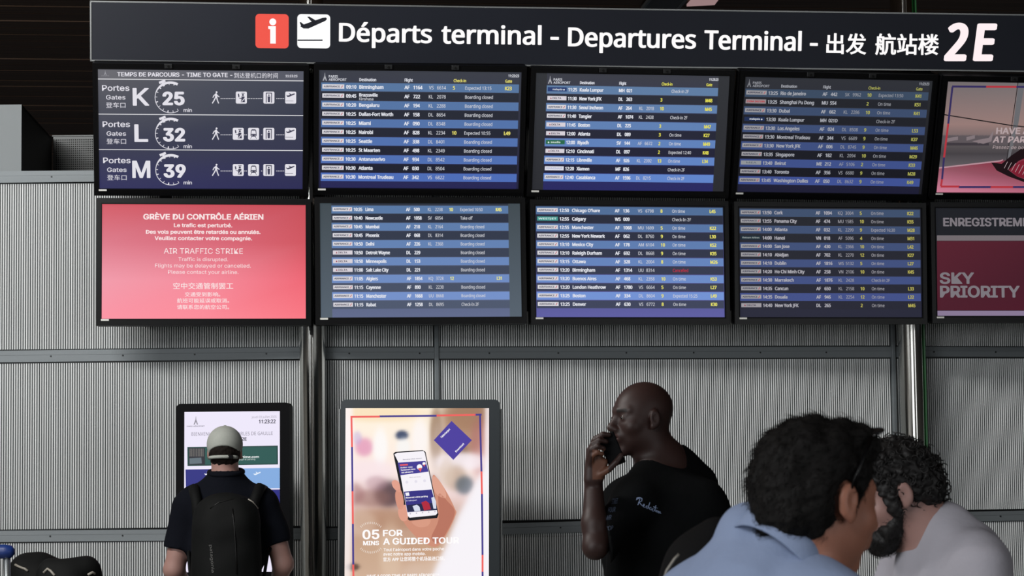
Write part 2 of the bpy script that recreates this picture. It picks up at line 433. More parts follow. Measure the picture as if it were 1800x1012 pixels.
MLAB = {
'M1': 'wall monitor showing walking times to gates K, L and M',
'M2': 'departures monitor topped by the 09:10 Birmingham flight',
'M3': 'departures monitor topped by the 11:25 Kuala Lumpur flight',
'M4': 'dim departures monitor topped by the 13:25 Rio de Janeiro flight',
'M9': 'monitor showing parked aircraft behind a high-heeled shoe',
'M5': 'wall monitor with red air traffic strike notice',
'M6': 'departures monitor topped by the 10:35 Lima flight',
'M7': 'departures monitor topped by the 12:50 Chicago flight',
'M8': 'dim departures monitor topped by the 13:50 Cork flight',
'M10': 'dim crimson monitor for priority check-in'}
def monitor(key):
    X, Y, Z, yaw, tilt, roll, w, h = MON[key]
    cv = Canvas((X, Y, Z), yaw, tilt, roll, w, h)
    t = empty('display_monitor'); t.matrix_world = cv.mtx; tag(t, MLAB[key], 'monitor', 'wall monitors in two rows')
    ml, mt_, mb = .030, .034, .040
    bm = bmesh.new()       # bezel ring
    x0, x1, y0, y1 = -w/2-ml, w/2+ml, -h/2-mb, h/2+mt_
    for a, b in (((x0, y0, -.02), (x1, -h/2, .012)), ((x0, h/2, -.02), (x1, y1, .012)), ((x0, -h/2, -.02), (-w/2, h/2, .012)), ((w/2, -h/2, -.02), (x1, h/2, .012))):
        add_box(bm, a, b)
    bm_obj('bezel', bm, M_bezel, t)
    bm = bmesh.new(); i_ = .006
    for a, b in (((-w/2-i_, -h/2-i_, .011), (w/2+i_, -h/2, .015)), ((-w/2-i_, h/2, .011), (w/2+i_, h/2+i_, .015)), ((-w/2-i_, -h/2, .011), (-w/2, h/2, .015)), ((w/2, -h/2, .011), (w/2+i_, h/2, .015))):
        add_box(bm, a, b)
    bm_obj('inner_frame', bm, M_black, t)
    box('housing', (x0, y0, -.10), (x1, y1, -.021), M_black, t, .012)
    if tilt > .1:
        for sx in (-.16, .17):
            b = box('clip', (sx*w-.022, h/2+.010, .012), (sx*w+.022, h/2+.036, .026), M_edge, t, .003)
            bm = bmesh.new(); bmesh.ops.create_cone(bm, segments=10, radius1=.007, radius2=.006, depth=.006, cap_ends=True, matrix=Matrix.Translation((sx*w, h/2+.022, .028))); bm_obj('screw', bm, M_screw, b)
    box('tag_sticker', (-w/2-.004, -h/2-.012, .015), (-w/2+.040, -h/2-.002, .0165), M_white_tag, t)
    s = box('screen', (-w/2, -h/2, -.02), (w/2, h/2, 0), M_bezel, t)
    return cv, t, s

LOGO = {'AF': ('AIRFRANCE', (214, 212, 218), (30, 30, 62)), 'DL': ('DELTA', (214, 208, 216), (60, 50, 70)), 'MH': ('malaysia', (42, 62, 112), (215, 220, 230)),
        'SV': ('saudia', (40, 104, 72), (225, 240, 230)), 'MF': ('XIAMENAIR', (222, 222, 232), (170, 175, 205)), 'WS': ('WESTJET', (66, 150, 142), (225, 240, 238)),
        'MU': ('CHINA EASTERN', (206, 190, 196), (180, 40, 50)), 'ME': ('MEA', (200, 205, 212), (90, 100, 110)), 'VN': ('Vietnam Airlines', (22, 50, 66), (150, 160, 160))}
def tower(cv, cx, cy, h, col):
    s = h
    for P in ([(-.28, 0), (-.14, 0), (-.03, .45), (.03, .45), (.14, 0), (.28, 0), (.06, .62), (.0, 1), (-.06, .62)],):
        cv.layer += 1
        cv.poly([(cx-.28*s, cy), (cx-.12*s, cy), (cx-.03*s, cy+.30*s), (cx-.05*s, cy+.62*s)], col); cv.poly([(cx+.28*s, cy), (cx+.12*s, cy), (cx+.03*s, cy+.30*s), (cx+.05*s, cy+.62*s)], col)
        cv.poly([(cx-.09*s, cy+.26*s), (cx+.09*s, cy+.26*s), (cx+.015*s, cy+s), (cx-.015*s, cy+s)], col)
def board(key, u0, u1, v1, pitch, rows, hdr, blue, dark, bg, margin, white, yellow, gain=1.):
    cv, t, s = monitor(key); H = cv.h; cw = (u1-u0)
    mixc = lambda a, k: tuple(np.asarray(a[0])*(1-k)+np.asarray(a[1])*k)
    cv.uvrect(0, 0, 1, 1, None, [margin[1], margin[1], margin[0], margin[0]]); cv.layer = 2  # vertical tone shift: screen reflection and viewing angle put into the emission colours
    cv.uvrect(u0, 0, u1, 1, None, [bg[1], bg[1], bg[0], bg[0]]); cv.layer = 3
    U = lambda k: u0+cw*k
    ch = pitch*H*.37; wk = cw/.886*.97
    if hdr:
        hv = v1-pitch*.66
        cv.text('Destination', cv.uv(U(.192), hv), ch*.86, white, bold=.05, wf=0.72*wk)
        cv.text('Flight', cv.uv(U(.42), hv), ch*.86, white, bold=.05, wf=0.72*wk)
        cv.text('Check-in', cv.uv(U(.668), hv), ch*.86, yellow, bold=.05, wf=0.72*wk)
        cv.text('Gate', cv.uv(U(.93), hv), ch*.86, yellow, bold=.05, wf=0.72*wk)
        cv.text('11:23:23', cv.uv(U(.998), hv-.047), ch*.75, white, bold=.05, wf=0.722*wk, align='r')
        cv.text('PARIS', cv.uv(U(.038), hv-.026), ch*.72, white, bold=.02); cv.text('AÉROPORT', cv.uv(U(.038), hv), ch*.72, white, bold=.02)
        a = cv.uv(U(.018), hv); tower(cv, a[0], a[1], .055*H*1.2, tuple(np.array(white)*.75))
    for i, r in enumerate(rows):
        tm, dest, c1, n1, c2, n2, ck, st, gt = r; v = v1+pitch*i; k = i/(len(rows)-1.)
        cv.layer = 3
        cv.uvrect(u0, v-pitch*.46, u1, v+pitch*.46, mixc(blue if i % 2 == 0 else dark, k)); cv.layer = 4
        lc = c1 if c1 in LOGO else 'AF'; nm, lb, lt = LOGO[lc]
        w_ = tuple(white)
        g = 1. if max(white) > 190 else .72
        lb = tuple(np.array(lb)*g)
        cv.uvrect(U(.006), v-pitch*.27, U(.116), v+pitch*.20, lb); cv.layer = 5
        a = cv.uv(U(.013), v+pitch*.06); b = cv.uv(U(.094 if lc == 'AF' else .108), v+pitch*.06)
        if lc == 'DL':
            a = cv.uv(U(.036), v+pitch*.07); b = cv.uv(U(.086), v+pitch*.07)
            q = cv.uv(U(.022), v+pitch*.07); cv.poly([q, (q[0]+.009, q[1]), (q[0]+.0045, q[1]+.011)], (150, 30, 50))
        if lc in ('MH', 'SV', 'ME'): a = cv.uv(U(.035), v+pitch*.06); b = cv.uv(U(.090), v+pitch*.06)
        cv.text(nm, a, ch*.52, lt, b=b, bold=.06)
        if lc == 'AF':
            q = cv.uv(U(.099), v+pitch*.10); cv.poly([q, (q[0]+.004, q[1]), (q[0]+.012, q[1]+.013), (q[0]+.008, q[1]+.013)], (190, 40, 60))
        if lc in ('MH', 'SV'):
            q = cv.uv(U(.022 if lc == 'SV' else .100), v); cv.disc(q, .005, lt, 8)
        bl = v+pitch*.17
        cv.text(tm, cv.uv(U(.126), bl), ch, white, bold=.07, wf=0.790*wk)
        if '/' in dest:
            d1, d2 = dest.split('/'); cv.text(d1, cv.uv(U(.192), bl-pitch*.14), ch*.92, white, bold=.07, wf=0.807*wk); cv.text(d2, cv.uv(U(.192), bl+pitch*.28), ch*.85, white, bold=.0, wf=0.807*wk)
        else: cv.text(dest, cv.uv(U(.192), bl), ch, white, bold=.07, wf=0.825*wk)
        cv.text(c1, cv.uv(U(.42), bl), ch, white, bold=.07, wf=0.825*wk); cv.text(n1, cv.uv(U(.465), bl), ch, white, bold=.07, wf=0.790*wk)
        th = tuple(np.array(white)*.92)
        if c2: cv.text(c2, cv.uv(U(.543), bl), ch, th, wf=0.807*wk, bold=.015); cv.text(n2, cv.uv(U(.584), bl), ch, th, wf=0.790*wk, bold=.015)
        if ck: cv.text(ck, cv.uv(U(.665), bl), ch, yellow, bold=.07, wf=0.790*wk)
        if st: cv.text(st, cv.uv(U(.727), bl), ch*.97, (200, 40, 60) if st == 'Cancelled' else th, bold=.015, wf=0.765*wk)
        if gt: cv.text(gt, cv.uv(U(.93), bl), ch, yellow, bold=.07, wf=0.790*wk)
    cv.build('screen_image', M_screen, s)
BC = 'Boarding closed'; OT = 'On time'; C2 = 'Check-in 2F'
def R_(s):
    out = []
    for ln in s.strip().split('\n'):
        f = [x.strip() for x in ln.split('|')]; f += ['']*(9-len(f)); out.append(f)
    return out
WH, YE = (226, 228, 236), (232, 222, 110)
board('M2', .010, .990, .142, .0765, R_('''09:10|Birmingham|AF|1164|VS|6614|5|Expected 13:15|K23
09:45|Brazzaville/Kinshasa|AF|722|KL|2078||Boarding closed|
10:20|Bengaluru|AF|194|KL|2288||Boarding closed
10:25|Dallas-Fort Worth|AF|158|DL|8654||Boarding closed
10:25|Miami|AF|090|DL|8348||Boarding closed
10:25|Nairobi|AF|828|KL|2234|10|Expected 10:55|L49
10:25|Seattle|AF|338|DL|8401||Boarding closed
10:25|St Maarten|AF|498|KL|2349||Boarding closed
10:30|Antananarivo|AF|934|DL|8542||Boarding closed
10:30|Atlanta|AF|030|DL|8504||Boarding closed
10:30|Montreal Trudeau|AF|342|VS|6822||Boarding closed'''), True,
      ((86, 117, 158), (76, 108, 182)), ((40, 44, 54), (24, 26, 42)), ((58, 61, 70), (34, 34, 82)), ((54, 57, 66), (30, 30, 60)), WH, YE)
board('M3', .058, .944, .140, .0752, R_('''11:25|Kuala Lumpur|MH|021||||Check-in 2F|
11:30|New York JFK|DL|263|||3||M48
11:30|Seoul Incheon|AF|264|KL|2018|10||M45
11:40|Tangier|AF|1074|KL|2438||Check-in 2F
11:45|Boston|DL|225|||3||M47
12:00|Atlanta|DL|089|||3|On time|K27
12:00|Riyadh|SV|144|AF|6672|2|On time|M49
12:10|Cincinnati|DL|097|||2|Expected 12:40|K48
12:15|Libreville|AF|926|KL|2392|13|On time|L34
12:20|Xiamen|MF|826||||Check-in 2F
12:40|Casablanca|AF|1596|DL|8215||Check-in 2F'''), True,
      ((94, 124, 162), (96, 132, 202)), ((42, 45, 54), (28, 28, 52)), ((58, 60, 68), (38, 38, 96)), ((48, 50, 54), (40, 41, 46)), WH, (226, 220, 84))
board('M4', .008, .985, .1385, .076, R_('''13:25|Rio de Janeiro|AF|442|SK|9962|10|Expected 13:50|K41
13:25|Shanghai Pu Dong|MU|554|||2|On time|K51
13:30|Dubai|AF|662|KL|2286|10|On time|K41
13:30|Kuala Lumpur|MH|021D||||Check-in 2F
13:30|Los Angeles|AF|024|DL|8508|9|On time|L53
13:30|Montreal Trudeau|AF|344|VS|6689|9|On time|K37
13:30|New York JFK|AF|006|DL|8745|9|On time|M46
13:35|Singapore|AF|182|KL|2094|10|On time|M29
13:40|Beirut|ME|212|AF|5106|2|On time|K33
13:40|Toronto|AF|356|VS|6680|9|On time|M28
13:45|Washington Dulles|AF|050|DL|8632|9|On time|K49'''), True,
      ((58, 74, 96), (62, 80, 146)), ((34, 36, 42), (20, 21, 30)), ((46, 48, 54), (26, 26, 50)), ((40, 42, 46), (24, 24, 30)), (164, 166, 174), (168, 168, 84))
board('M6', .057, .941, .054, .0759, R_('''10:35|Lima|AF|500|KL|2238|10|Expected 10:50|K45
10:40|Newcastle|AF|1058|SV|6054||Take off
10:45|Mumbai|AF|218|KL|2164||Boarding closed
10:45|Phoenix|AF|068|DL|8314||Boarding closed
10:50|Delhi|AF|226|KL|2368||Boarding closed
10:50|Detroit Wayne|DL|229||||Boarding closed
10:50|Minneapolis|DL|153||||Boarding closed
11:00|Salt Lake City|DL|221||||Boarding closed
11:05|Algiers|AF|1854|KQ|3728|12||L31
11:15|Cayenne|AF|890|KL|2230||Boarding closed
11:15|Manchester|AF|1668|UU|8668||Boarding closed
11:15|Rabat|AF|1258|DL|8695||Check-In 2F'''), False,
      ((86, 118, 162), (118, 146, 204)), ((36, 42, 58), (76, 86, 108)), ((44, 50, 62), (96, 106, 140)), ((62, 72, 78), (84, 96, 108)), WH, (236, 232, 130))
board('M7', .004, .998, .0416, .0766, R_('''12:50|Chicago O'hare|AF|136|VS|6798|8|On time|L45
12:55|Calgary|WS|009||||Check-In 2F
12:55|Manchester|AF|1068|MU|1699|5|On time|K22
12:55|New York Newark|AF|062|DL|8760|9|On time|L30
13:10|Mexico City|AF|178|AM|6104|10|On time|K52
13:10|Raleigh Durham|AF|692|DL|8668|9|On time|K35
13:15|Ottawa|AF|328|KL|2004|8|On time|M26
13:20|Birmingham|AF|1314|UU|8314||Cancelled
13:20|Buenos Aires|AF|468|KL|2358|10|On time|K53
13:20|London Heathrow|AF|1780|VS|6664|5|On time|L27
13:25|Boston|AF|334|DL|8604|9|Expected 15:25|L49
13:25|Denver|AF|630|VS|6772|8|On time|K30'''), False,
      ((78, 108, 150), (116, 148, 216)), ((32, 36, 52), (58, 64, 88)), ((40, 44, 58), (92, 92, 160)), ((40, 44, 58), (92, 92, 160)), WH, (232, 226, 104))
board('M8', .004, .996, .0455, .0770, R_('''13:50|Cork|AF|1094|KQ|3004|5|On time|K22
13:55|Panama City|AF|474|MU|1585|10|On time|K55
14:00|Atlanta|AF|032|KL|2299|9|Expected 16:30|M28
14:00|Hanoi|VN|018|AF|5096|4|On time|M31
14:00|San Jose|AF|430|KL|2366|10|On time|L42
14:10|Abidjan|AF|702|KL|2270|12|On time|K27
14:10|Dublin|AF|1816|WS|5132|5|On time|L27
14:20|Ho Chi Minh City|AF|258|VN|2106|10|On time|K45
14:30|Marrakech|AF|1876|KL|2428||Check-in 2F
14:35|Cancun|AF|650|KL|2158|10|On time|L33
14:35|Douala|AF|946|KL|2254|12|On time|L22
14:40|New York JFK|DL|265|||2|On time|M45'''), False,
      ((58, 76, 106), (62, 76, 136)), ((28, 30, 38), (30, 31, 46)), ((34, 36, 44), (32, 33, 52)), ((34, 36, 44), (32, 33, 52)), (172, 170, 178), (182, 174, 84))

# pictograms shared by the gate-time screen and the sign (local frame: centre c, size s)
def plane_icon(cv, c, s, col):
    P = lambda *pts: [(c[0]+x*s, c[1]+y*s) for x, y in pts]
    cv.poly(P((-.42, .02), (-.36, .06), (.30, .30), (.40, .31), (.43, .26), (.38, .20), (-.16, -.05), (-.32, -.05)), col)
    cv.poly(P((-.20, .32), (-.13, .33), (.14, .17), (.00, .10)), col)
    cv.poly(P((-.44, .14), (-.40, .15), (-.26, .04), (-.38, .0)), col)
    cv.poly(P((-.14, -.02), (.02, .04), (.16, .22), (.06, .18)), col)
def walker(cv, c, s, col):
    P = lambda *pts: [(c[0]+x*s, c[1]+y*s) for x, y in pts]
    cv.disc((c[0]+.04*s, c[1]+.43*s), .075*s, col, 10)
    cv.poly(P((-.08, .32), (.06, .34), (.09, .05), (-.07, .02)), col)
    cv.poly(P((-.06, .06), (.04, .04), (-.10, -.22), (-.26, -.48), (-.33, -.44), (-.19, -.20)), col)
    cv.poly(P((.0, .06), (.09, .05), (.14, -.20), (.24, -.44), (.17, -.48), (.05, -.18)), col)
    cv.poly(P((-.05, .31), (-.20, .18), (-.28, .0), (-.22, -.02), (-.13, .14), (-.04, .22)), col)
    cv.poly(P((.04, .31), (.15, .17), (.28, .07), (.25, .02), (.09, .11), (.03, .2)), col)
def icon_tile(cv, c, w, h, kind, fg, bgc):
    cv.rrect((c[0]-w/2, c[1]-h/2), (c[0]+w/2, c[1]+h/2), w*.12, fg); cv.layer += 1
    P = lambda *pts: [(c[0]+x*w, c[1]+y*h) for x, y in pts]
    if kind == 'plane':
        plane_icon(cv, (c[0], c[1]+.10*h), w*.9, bgc); cv.poly(P((-.48, -.30), (.25, -.30), (.25, -.27), (-.48, -.27)), bgc)
    elif kind == 'pass':
        cv.disc((c[0]+.14*w, c[1]+.22*h), .10*w, bgc, 10); cv.poly(P((.0, .34), (.3, .34), (.3, .40), (.02, .40)), bgc)
        cv.poly(P((.0, .1), (.28, .1), (.33, -.38), (-.05, -.38), (.02, -.12)), bgc); cv.poly(P((-.28, .0), (-.22, -.04), (.02, -.14), (.02, -.04)), bgc)
        cv.poly(P((-.32, .30), (-.22, .34), (-.16, .08), (-.28, .04)), bgc); cv.layer += 1
        cv.poly(P((.0, -.33), (.28, -.02), (.30, -.08), (.08, -.34)), fg)
    elif kind == 'train':
        cv.poly(P((-.24, .30), (-.14, .38), (.14, .38), (.24, .30), (.28, -.14), (.18, -.24), (-.18, -.24), (-.28, -.14)), bgc); cv.layer += 1
        cv.poly(P((-.17, .28), (.17, .28), (.21, .0), (-.21, .0)), fg); cv.disc((c[0]-.15*w, c[1]-.12*h), .04*w, fg, 8); cv.disc((c[0]+.15*w, c[1]-.12*h), .04*w, fg, 8)
        cv.line(P((-.16, -.24))[0], P((-.28, -.42))[0], .04*w, bgc); cv.line(P((.16, -.24))[0], P((.28, -.42))[0], .04*w, bgc)
    else:
        cv.poly(P((-.28, .42), (-.20, .42), (-.20, -.42), (-.28, -.42)), bgc); cv.poly(P((.20, .42), (.28, .42), (.28, -.42), (.20, -.42)), bgc); cv.poly(P((-.28, .42), (.28, .42), (.28, .34), (-.28, .34)), bgc)
        cv.disc((c[0], c[1]+.20*h), .075*w, bgc, 10); cv.poly(P((-.12, .10), (.12, .10), (.09, -.38), (-.09, -.38)), bgc)
    cv.layer -= 1
# --- gate times screen
CUR = 'i'
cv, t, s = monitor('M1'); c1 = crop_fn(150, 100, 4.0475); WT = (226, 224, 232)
g1 = [((92, 92, 98), (64, 68, 82)), ((78, 80, 90), (56, 60, 76)), ((58, 60, 80), (50, 52, 76)), ((50, 50, 92), (42, 42, 84))]  # grey-to-blue glass reflection and viewing-angle shift, put into the emission colours
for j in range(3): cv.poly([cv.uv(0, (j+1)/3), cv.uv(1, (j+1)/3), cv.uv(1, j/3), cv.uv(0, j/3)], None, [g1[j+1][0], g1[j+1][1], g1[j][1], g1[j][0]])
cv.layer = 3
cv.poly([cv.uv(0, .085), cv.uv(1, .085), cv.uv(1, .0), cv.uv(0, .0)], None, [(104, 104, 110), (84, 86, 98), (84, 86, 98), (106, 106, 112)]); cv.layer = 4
for v in (.083, .375, .672):
    cv.uvrect(0, v-.0035, 1, v+.0035, (212, 212, 216))
cv.ptext('TEMPS DE PARCOURS - TIME TO GATE -', c1(228, 137), c1(1045, 143), 7.2, WT, bold=.05)
cv.ptext('到达登机口的时间', c1(1058, 150), c1(1370, 152), 9.5, WT, cjk=True)
cv.ptext('11:23:23', c1(1425, 143), c1(1508, 144), 3.9, WT, bold=.05)
a = cv.px(*c1(142, 130)); tower(cv, a[0], a[1], .028, (150, 150, 156)); cv.ptext('PARIS AÉROPORT', c1(114, 137), c1(170, 137), 1.5, (150, 150, 156))
for r, (L, num, lx0, lx1) in enumerate((('K', '25', 343, 450), ('L', '32', 355, 442), ('M', '39', 340, 458))):
    dy = 257.5*r; dx = 4*r; cv.layer = 5
    q = lambda x, y: c1(x, y+dy)
    cv.ptext('Portes', q(120+dx, 240), q(313+dx, 240), 9.8, WT, bold=.03)
    cv.ptext('Gates', q(148+dx, 302), q(285+dx, 302), 7.6, WT, bold=.02)
    cv.ptext('登车口', q(147+dx, 362), q(286+dx, 362), 10, WT, cjk=True)
    CUR = 'h'; cv.ptext(L, q(lx0, 343), q(lx1, 343), 30, WT, bold=.045); CUR = 'i'
    cv.ptext(num, q(557+dx, 339), q(699+dx, 339), 22, WT, bold=.09)
    cv.ptext('min', q(700, 391), q(757, 391), 6.4, WT, bold=.03)
    cc = cv.px(*q(606+dx/2, 290)); R0_ = cv.mpx(27)
    n = 40      # stopwatch arc, tapering clockwise from its thick top
    for k in range(n):
        a0 = math.radians(62+k*(298-62)/n); a1 = math.radians(62+(k+1.15)*(298-62)/n); wk = cv.mpx(4.4 if k < 9 else max(1.1, 4.4-(k-9)*.42))
        cv.poly([(cc[0]+(R0_-wk/2)*math.cos(a0), cc[1]+(R0_-wk/2)*math.sin(a0)), (cc[0]+(R0_+wk/2)*math.cos(a0), cc[1]+(R0_+wk/2)*math.sin(a0)),
                 (cc[0]+(R0_+wk/2)*math.cos(a1), cc[1]+(R0_+wk/2)*math.sin(a1)), (cc[0]+(R0_-wk/2)*math.cos(a1), cc[1]+(R0_-wk/2)*math.sin(a1))], WT)
    for k in range(12):
        a0 = math.radians(75+k*20.5); cv.line((cc[0]+(R0_-cv.mpx(4))*math.cos(a0), cc[1]+(R0_-cv.mpx(4))*math.sin(a0)), (cc[0]+R0_*math.cos(a0), cc[1]+R0_*math.sin(a0)), cv.mpx(.9 if k % 3 else 1.8), WT)
    kn = cv.px(*q(547+dx/2, 180)); cv.line((kn[0]-.017, kn[1]-.004), (kn[0]+.017, kn[1]+.010), .014, WT); cv.line((kn[0]+.002, kn[1]), (kn[0]+.010, kn[1]-.022), .012, WT)
    walker(cv, cv.px(*q(930, 289)), cv.mpx(22.5), WT)
    xs = [('pass', 1110), ('scan', 1306), ('plane', 1461)] if r == 0 else [('pass', 1088), ('train', 1197), ('scan', 1305), ('plane', 1459)]
    for k in range(38):
        xa = 962+k*12
        if not any(abs(xa+4-x) < 46 for _, x in xs) and xa < 1420: cv.line(cv.px(*q(xa, 296)), cv.px(*q(xa+8, 296)), cv.mpx(1.1), WT)
    for kd, x in xs:
        cv.layer = 6; icon_tile(cv, cv.px(*q(x, 289)), cv.mpx(19.4), cv.mpx(21.5), kd, WT, (62, 62, 82))
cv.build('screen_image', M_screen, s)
# --- strike notice
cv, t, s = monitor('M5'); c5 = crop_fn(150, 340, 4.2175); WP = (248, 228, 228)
g = np.array([[(208, 84, 96), (202, 78, 90), (198, 76, 86)], [(218, 118, 134), (216, 104, 120), (208, 84, 94)], [(240, 152, 168), (244, 138, 154), (238, 102, 116)], [(250, 146, 162), (252, 138, 152), (250, 118, 130)]], float)  # viewing-angle gradient put into the emission of the red background
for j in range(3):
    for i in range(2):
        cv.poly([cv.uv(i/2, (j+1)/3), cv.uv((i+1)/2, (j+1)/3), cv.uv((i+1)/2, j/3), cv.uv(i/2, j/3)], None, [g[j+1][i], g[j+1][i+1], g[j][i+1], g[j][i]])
cv.layer = 2
for tx, xa, xb, yb, hh, bo in (('GRÈVE DU CONTRÔLE AÉRIEN', 432, 1318, 191, 39, .07), ('Le trafic est perturbé.', 658, 1088, 248, 27, .06), ('Des vols peuvent être retardés ou annulés.', 450, 1297, 297, 27, .06),
                               ('Veuillez contacter votre compagnie.', 515, 1235, 344, 27, .06), ('AIR TRAFFIC STRIKE', 582, 1168, 445, 40, .0), ('Traffic is disrupted.', 690, 1057, 500, 27, .0),
                               ('Flights may be delayed or cancelled.', 517, 1227, 547, 27, .0), ('Please contact your airline.', 613, 1135, 594, 27, .0)):
    cv.ptext(tx, c5(xa, yb), c5(xb, yb+2), hh/4.2175, WP, bold=bo)
for tx, xa, xb, yb, hh in (('空中交通管制罢工', 652, 1096, 708, 48), ('交通受到影响。', 737, 1000, 764, 34), ('航班可能延误或取消。', 680, 1066, 810, 34), ('请联系您的航空公司。', 680, 1066, 858, 34)):
    cv.ptext(tx, c5(xa, yb), c5(xb, yb), hh/4.2175, WP, cjk=True, bold=.012)
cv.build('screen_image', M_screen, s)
# --- priority check-in
cv, t, s = monitor('M10'); cA = crop_fn(1600, 340, 4.05); cv.uvrect(0, 0, 1, 1, (22, 24, 30)); cv.layer = 2; GT = (122, 116, 122)
cv.poly([cv.px(*cA(190, 338)), cv.px(*cA(1500, 338)), cv.px(*cA(1500, 832)), cv.px(*cA(192, 832))][::-1], None, [(72, 16, 34), (72, 16, 34), (64, 22, 34), (84, 24, 40)])
cv.pxpoly([cA(190, 298), cA(1500, 298), cA(1500, 336), cA(190, 336)][::-1], (112, 104, 108)); cv.pxpoly([cA(192, 834), cA(1500, 834), cA(1500, 870), cA(192, 870)][::-1], (134, 118, 146)); cv.layer = 3
cv.ptext('ENREGISTREMENT', cA(238, 231), cA(952, 231), 13.3, GT, bold=.07)
cv.ptext('SKY', cA(215, 640), cA(450, 640), 18, GT, bold=.07); cv.ptext('PRIORITY', cA(217, 737), cA(775, 737), 18.5, GT, bold=.07)
cv.build('screen_image', M_screen, s)
# --- aircraft picture
cv, t, s = monitor('M9'); c9 = crop_fn(1600, 100, 4.05)
def blot(pts, col, cols=None, lay=None):
    if lay: cv.layer = lay
    cv.pxpoly([c9(*p) for p in pts][::-1], col, cols[::-1] if cols else None)
blot([(150, 160), (1500, 160), (1500, 480), (150, 480)], None, [(112, 106, 108), (118, 112, 112), (150, 124, 118), (150, 122, 118)], 2)
blot([(150, 478), (1500, 478), (1500, 560), (150, 560)], None, [(150, 122, 118), (150, 124, 118), (120, 102, 104), (120, 104, 104)], 2)
blot([(150, 555), (1500, 555), (1500, 640), (150, 620)], (92, 84, 88), None, 2); blot([(150, 615), (1500, 630), (1500, 700), (150, 700)], None, [(88, 82, 84), (88, 82, 84), (64, 60, 64), (64, 60, 64)], 2)
blot([(150, 690), (1500, 690), (1500, 800), (150, 800)], None, [(72, 68, 72), (66, 62, 66), (88, 82, 86), (100, 94, 98)], 2)
blot([(195, 790), (600, 745), (1500, 640), (1500, 970), (150, 970)], None, [(146, 84, 98), (132, 52, 68), (120, 40, 58), (150, 70, 90), (206, 126, 150)], 3)
for (xa, ya, w_) in ((250, 580, 90), (400, 570, 60), (480, 590, 80)):
    blot([(xa, ya), (xa+w_, ya-14), (xa+w_, ya+10), (xa, ya+26)], (128, 116, 120), None, 4)
blot([(440, 600), (560, 575), (588, 530), (592, 532), (578, 600), (520, 618)], (132, 118, 122), None, 5); blot([(250, 610), (560, 612), (560, 630), (250, 630)], (62, 56, 62), None, 4)
blot([(190, 785), (640, 735), (660, 728), (660, 736), (640, 745), (190, 795)], (180, 140, 150), None, 5)
L = lambda a, b, w, col: cv.line(cv.px(*c9(*a)), cv.px(*c9(*b)), cv.mpx(w), col)
cv.layer = 6; L((236, 410), (724, 488), 1.9, (22, 20, 22)); L((724, 488), (1400, 560), 1.9, (22, 20, 22)); L((768, 170), (735, 400), 1.4, (22, 20, 22)); L((735, 400), (685, 740), 1.2, (30, 28, 30))
blot([(772, 172), (815, 172), (770, 470), (700, 760), (690, 740), (730, 500)], (104, 104, 108), None, 6)
fr = [(238, 208), (300, 205)]
BLU, REDC = (52, 44, 92), (176, 52, 62)
cv.layer = 7
seg = [((297, 210), (540, 212), BLU), ((540, 212), (755, 213), REDC), ((755, 213), (1300, 216), BLU), ((300, 212), (270, 475), BLU), ((270, 475), (240, 715), REDC), ((240, 715), (226, 870), BLU), ((226, 870), (218, 920), REDC),
       ((216, 922), (350, 922), REDC), ((345, 926), (575, 926), BLU), ((570, 926), (735, 926), REDC), ((730, 926), (1300, 926), BLU)]
for a, b, k in seg: L(a, b, 3.6, k)
GG = (176, 158, 160); cv.layer = 9
cv.ptext('HAVE A GOOD TIME', c9(612, 546), c9(1236, 546), 10, GG, bold=.07); cv.ptext('AT PARIS AÉROPORT', c9(588, 608), c9(1240, 608), 10, GG, bold=.07, shear=.1); cv.ptext('Passez de bons moments', c9(585, 652), c9(1010, 657), 5.4, GG, shear=.15)
cv.layer = 8
blot([(575, 750), (650, 760), (720, 700), (900, 580), (1100, 470), (1100, 620), (860, 700), (770, 740), (700, 805), (760, 850), (900, 900), (1100, 920), (1100, 935), (850, 905), (700, 850), (615, 808)], (26, 12, 16), None, 8)
blot([(700, 800), (790, 740), (900, 720), (1100, 700), (1100, 915), (900, 890), (760, 850)], (122, 28, 46), None, 8); cv.layer = 9
for k in range(6): L((692+k*28, 745+k*6), (668+k*26, 792+k*9), .8, (190, 170, 172))
for i in range(4):
    pass
cv.uvrect(0, 0, 1, 1, (112, 106, 108)) if False else None
cv.build('screen_image', M_screen, s)

# ------------------------------------------------------------------ header sign
CUR = 'h'
sp = (0.3436, 12.9, 4.051, 0.1198, 0.158, -0.0023, 5.4045, 0.3306)
cv = Canvas(sp[:3], *sp[3:]); sg = empty('header_sign'); sg.matrix_world = cv.mtx
tag(sg, 'long dark navy header sign reading Departs terminal, Departures Terminal 2E', 'sign')
w, h = cv.w, cv.h; XR = w/2+1.2
box('housing', (-w/2, -h/2, -.16), (XR, h/2, -.004), M_black, sg, .004)
face = box('face_panel', (-w/2+.006, -h/2+.006, -.004), (XR-.006, h/2-.006, 0), M_signface, sg)
bm = bmesh.new()
add_box(bm, (-w/2-.004, h/2-.005, -.1), (XR, h/2+.003, .004)); add_box(bm, (-w/2-.004, -h/2-.003, -.1), (XR, -h/2+.005, .004)); add_box(bm, (-w/2-.004, -h/2, -.1), (-w/2+.004, h/2, .004))
bm_obj('rim', bm, M_signrim, sg)
SW = (255, 252, 252)
cv.rrect(cv.px(449, 84.5), cv.px(507.5, 25), .022, (240, 84, 70)); cv.rrect(cv.px(522.5, 84.5), cv.px(580.5, 25.5), .022, (255, 255, 255)); cv.layer = 3
a = cv.px(479.5, 38.5); cv.disc(a, cv.mpx(6), SW, 24)
P = lambda *p: [cv.px(*q) for q in p]
cv.poly(P((475, 76.5), (484.8, 76.5), (484.8, 46), (471.5, 46), (471.5, 50.5), (475, 51.5)), SW)
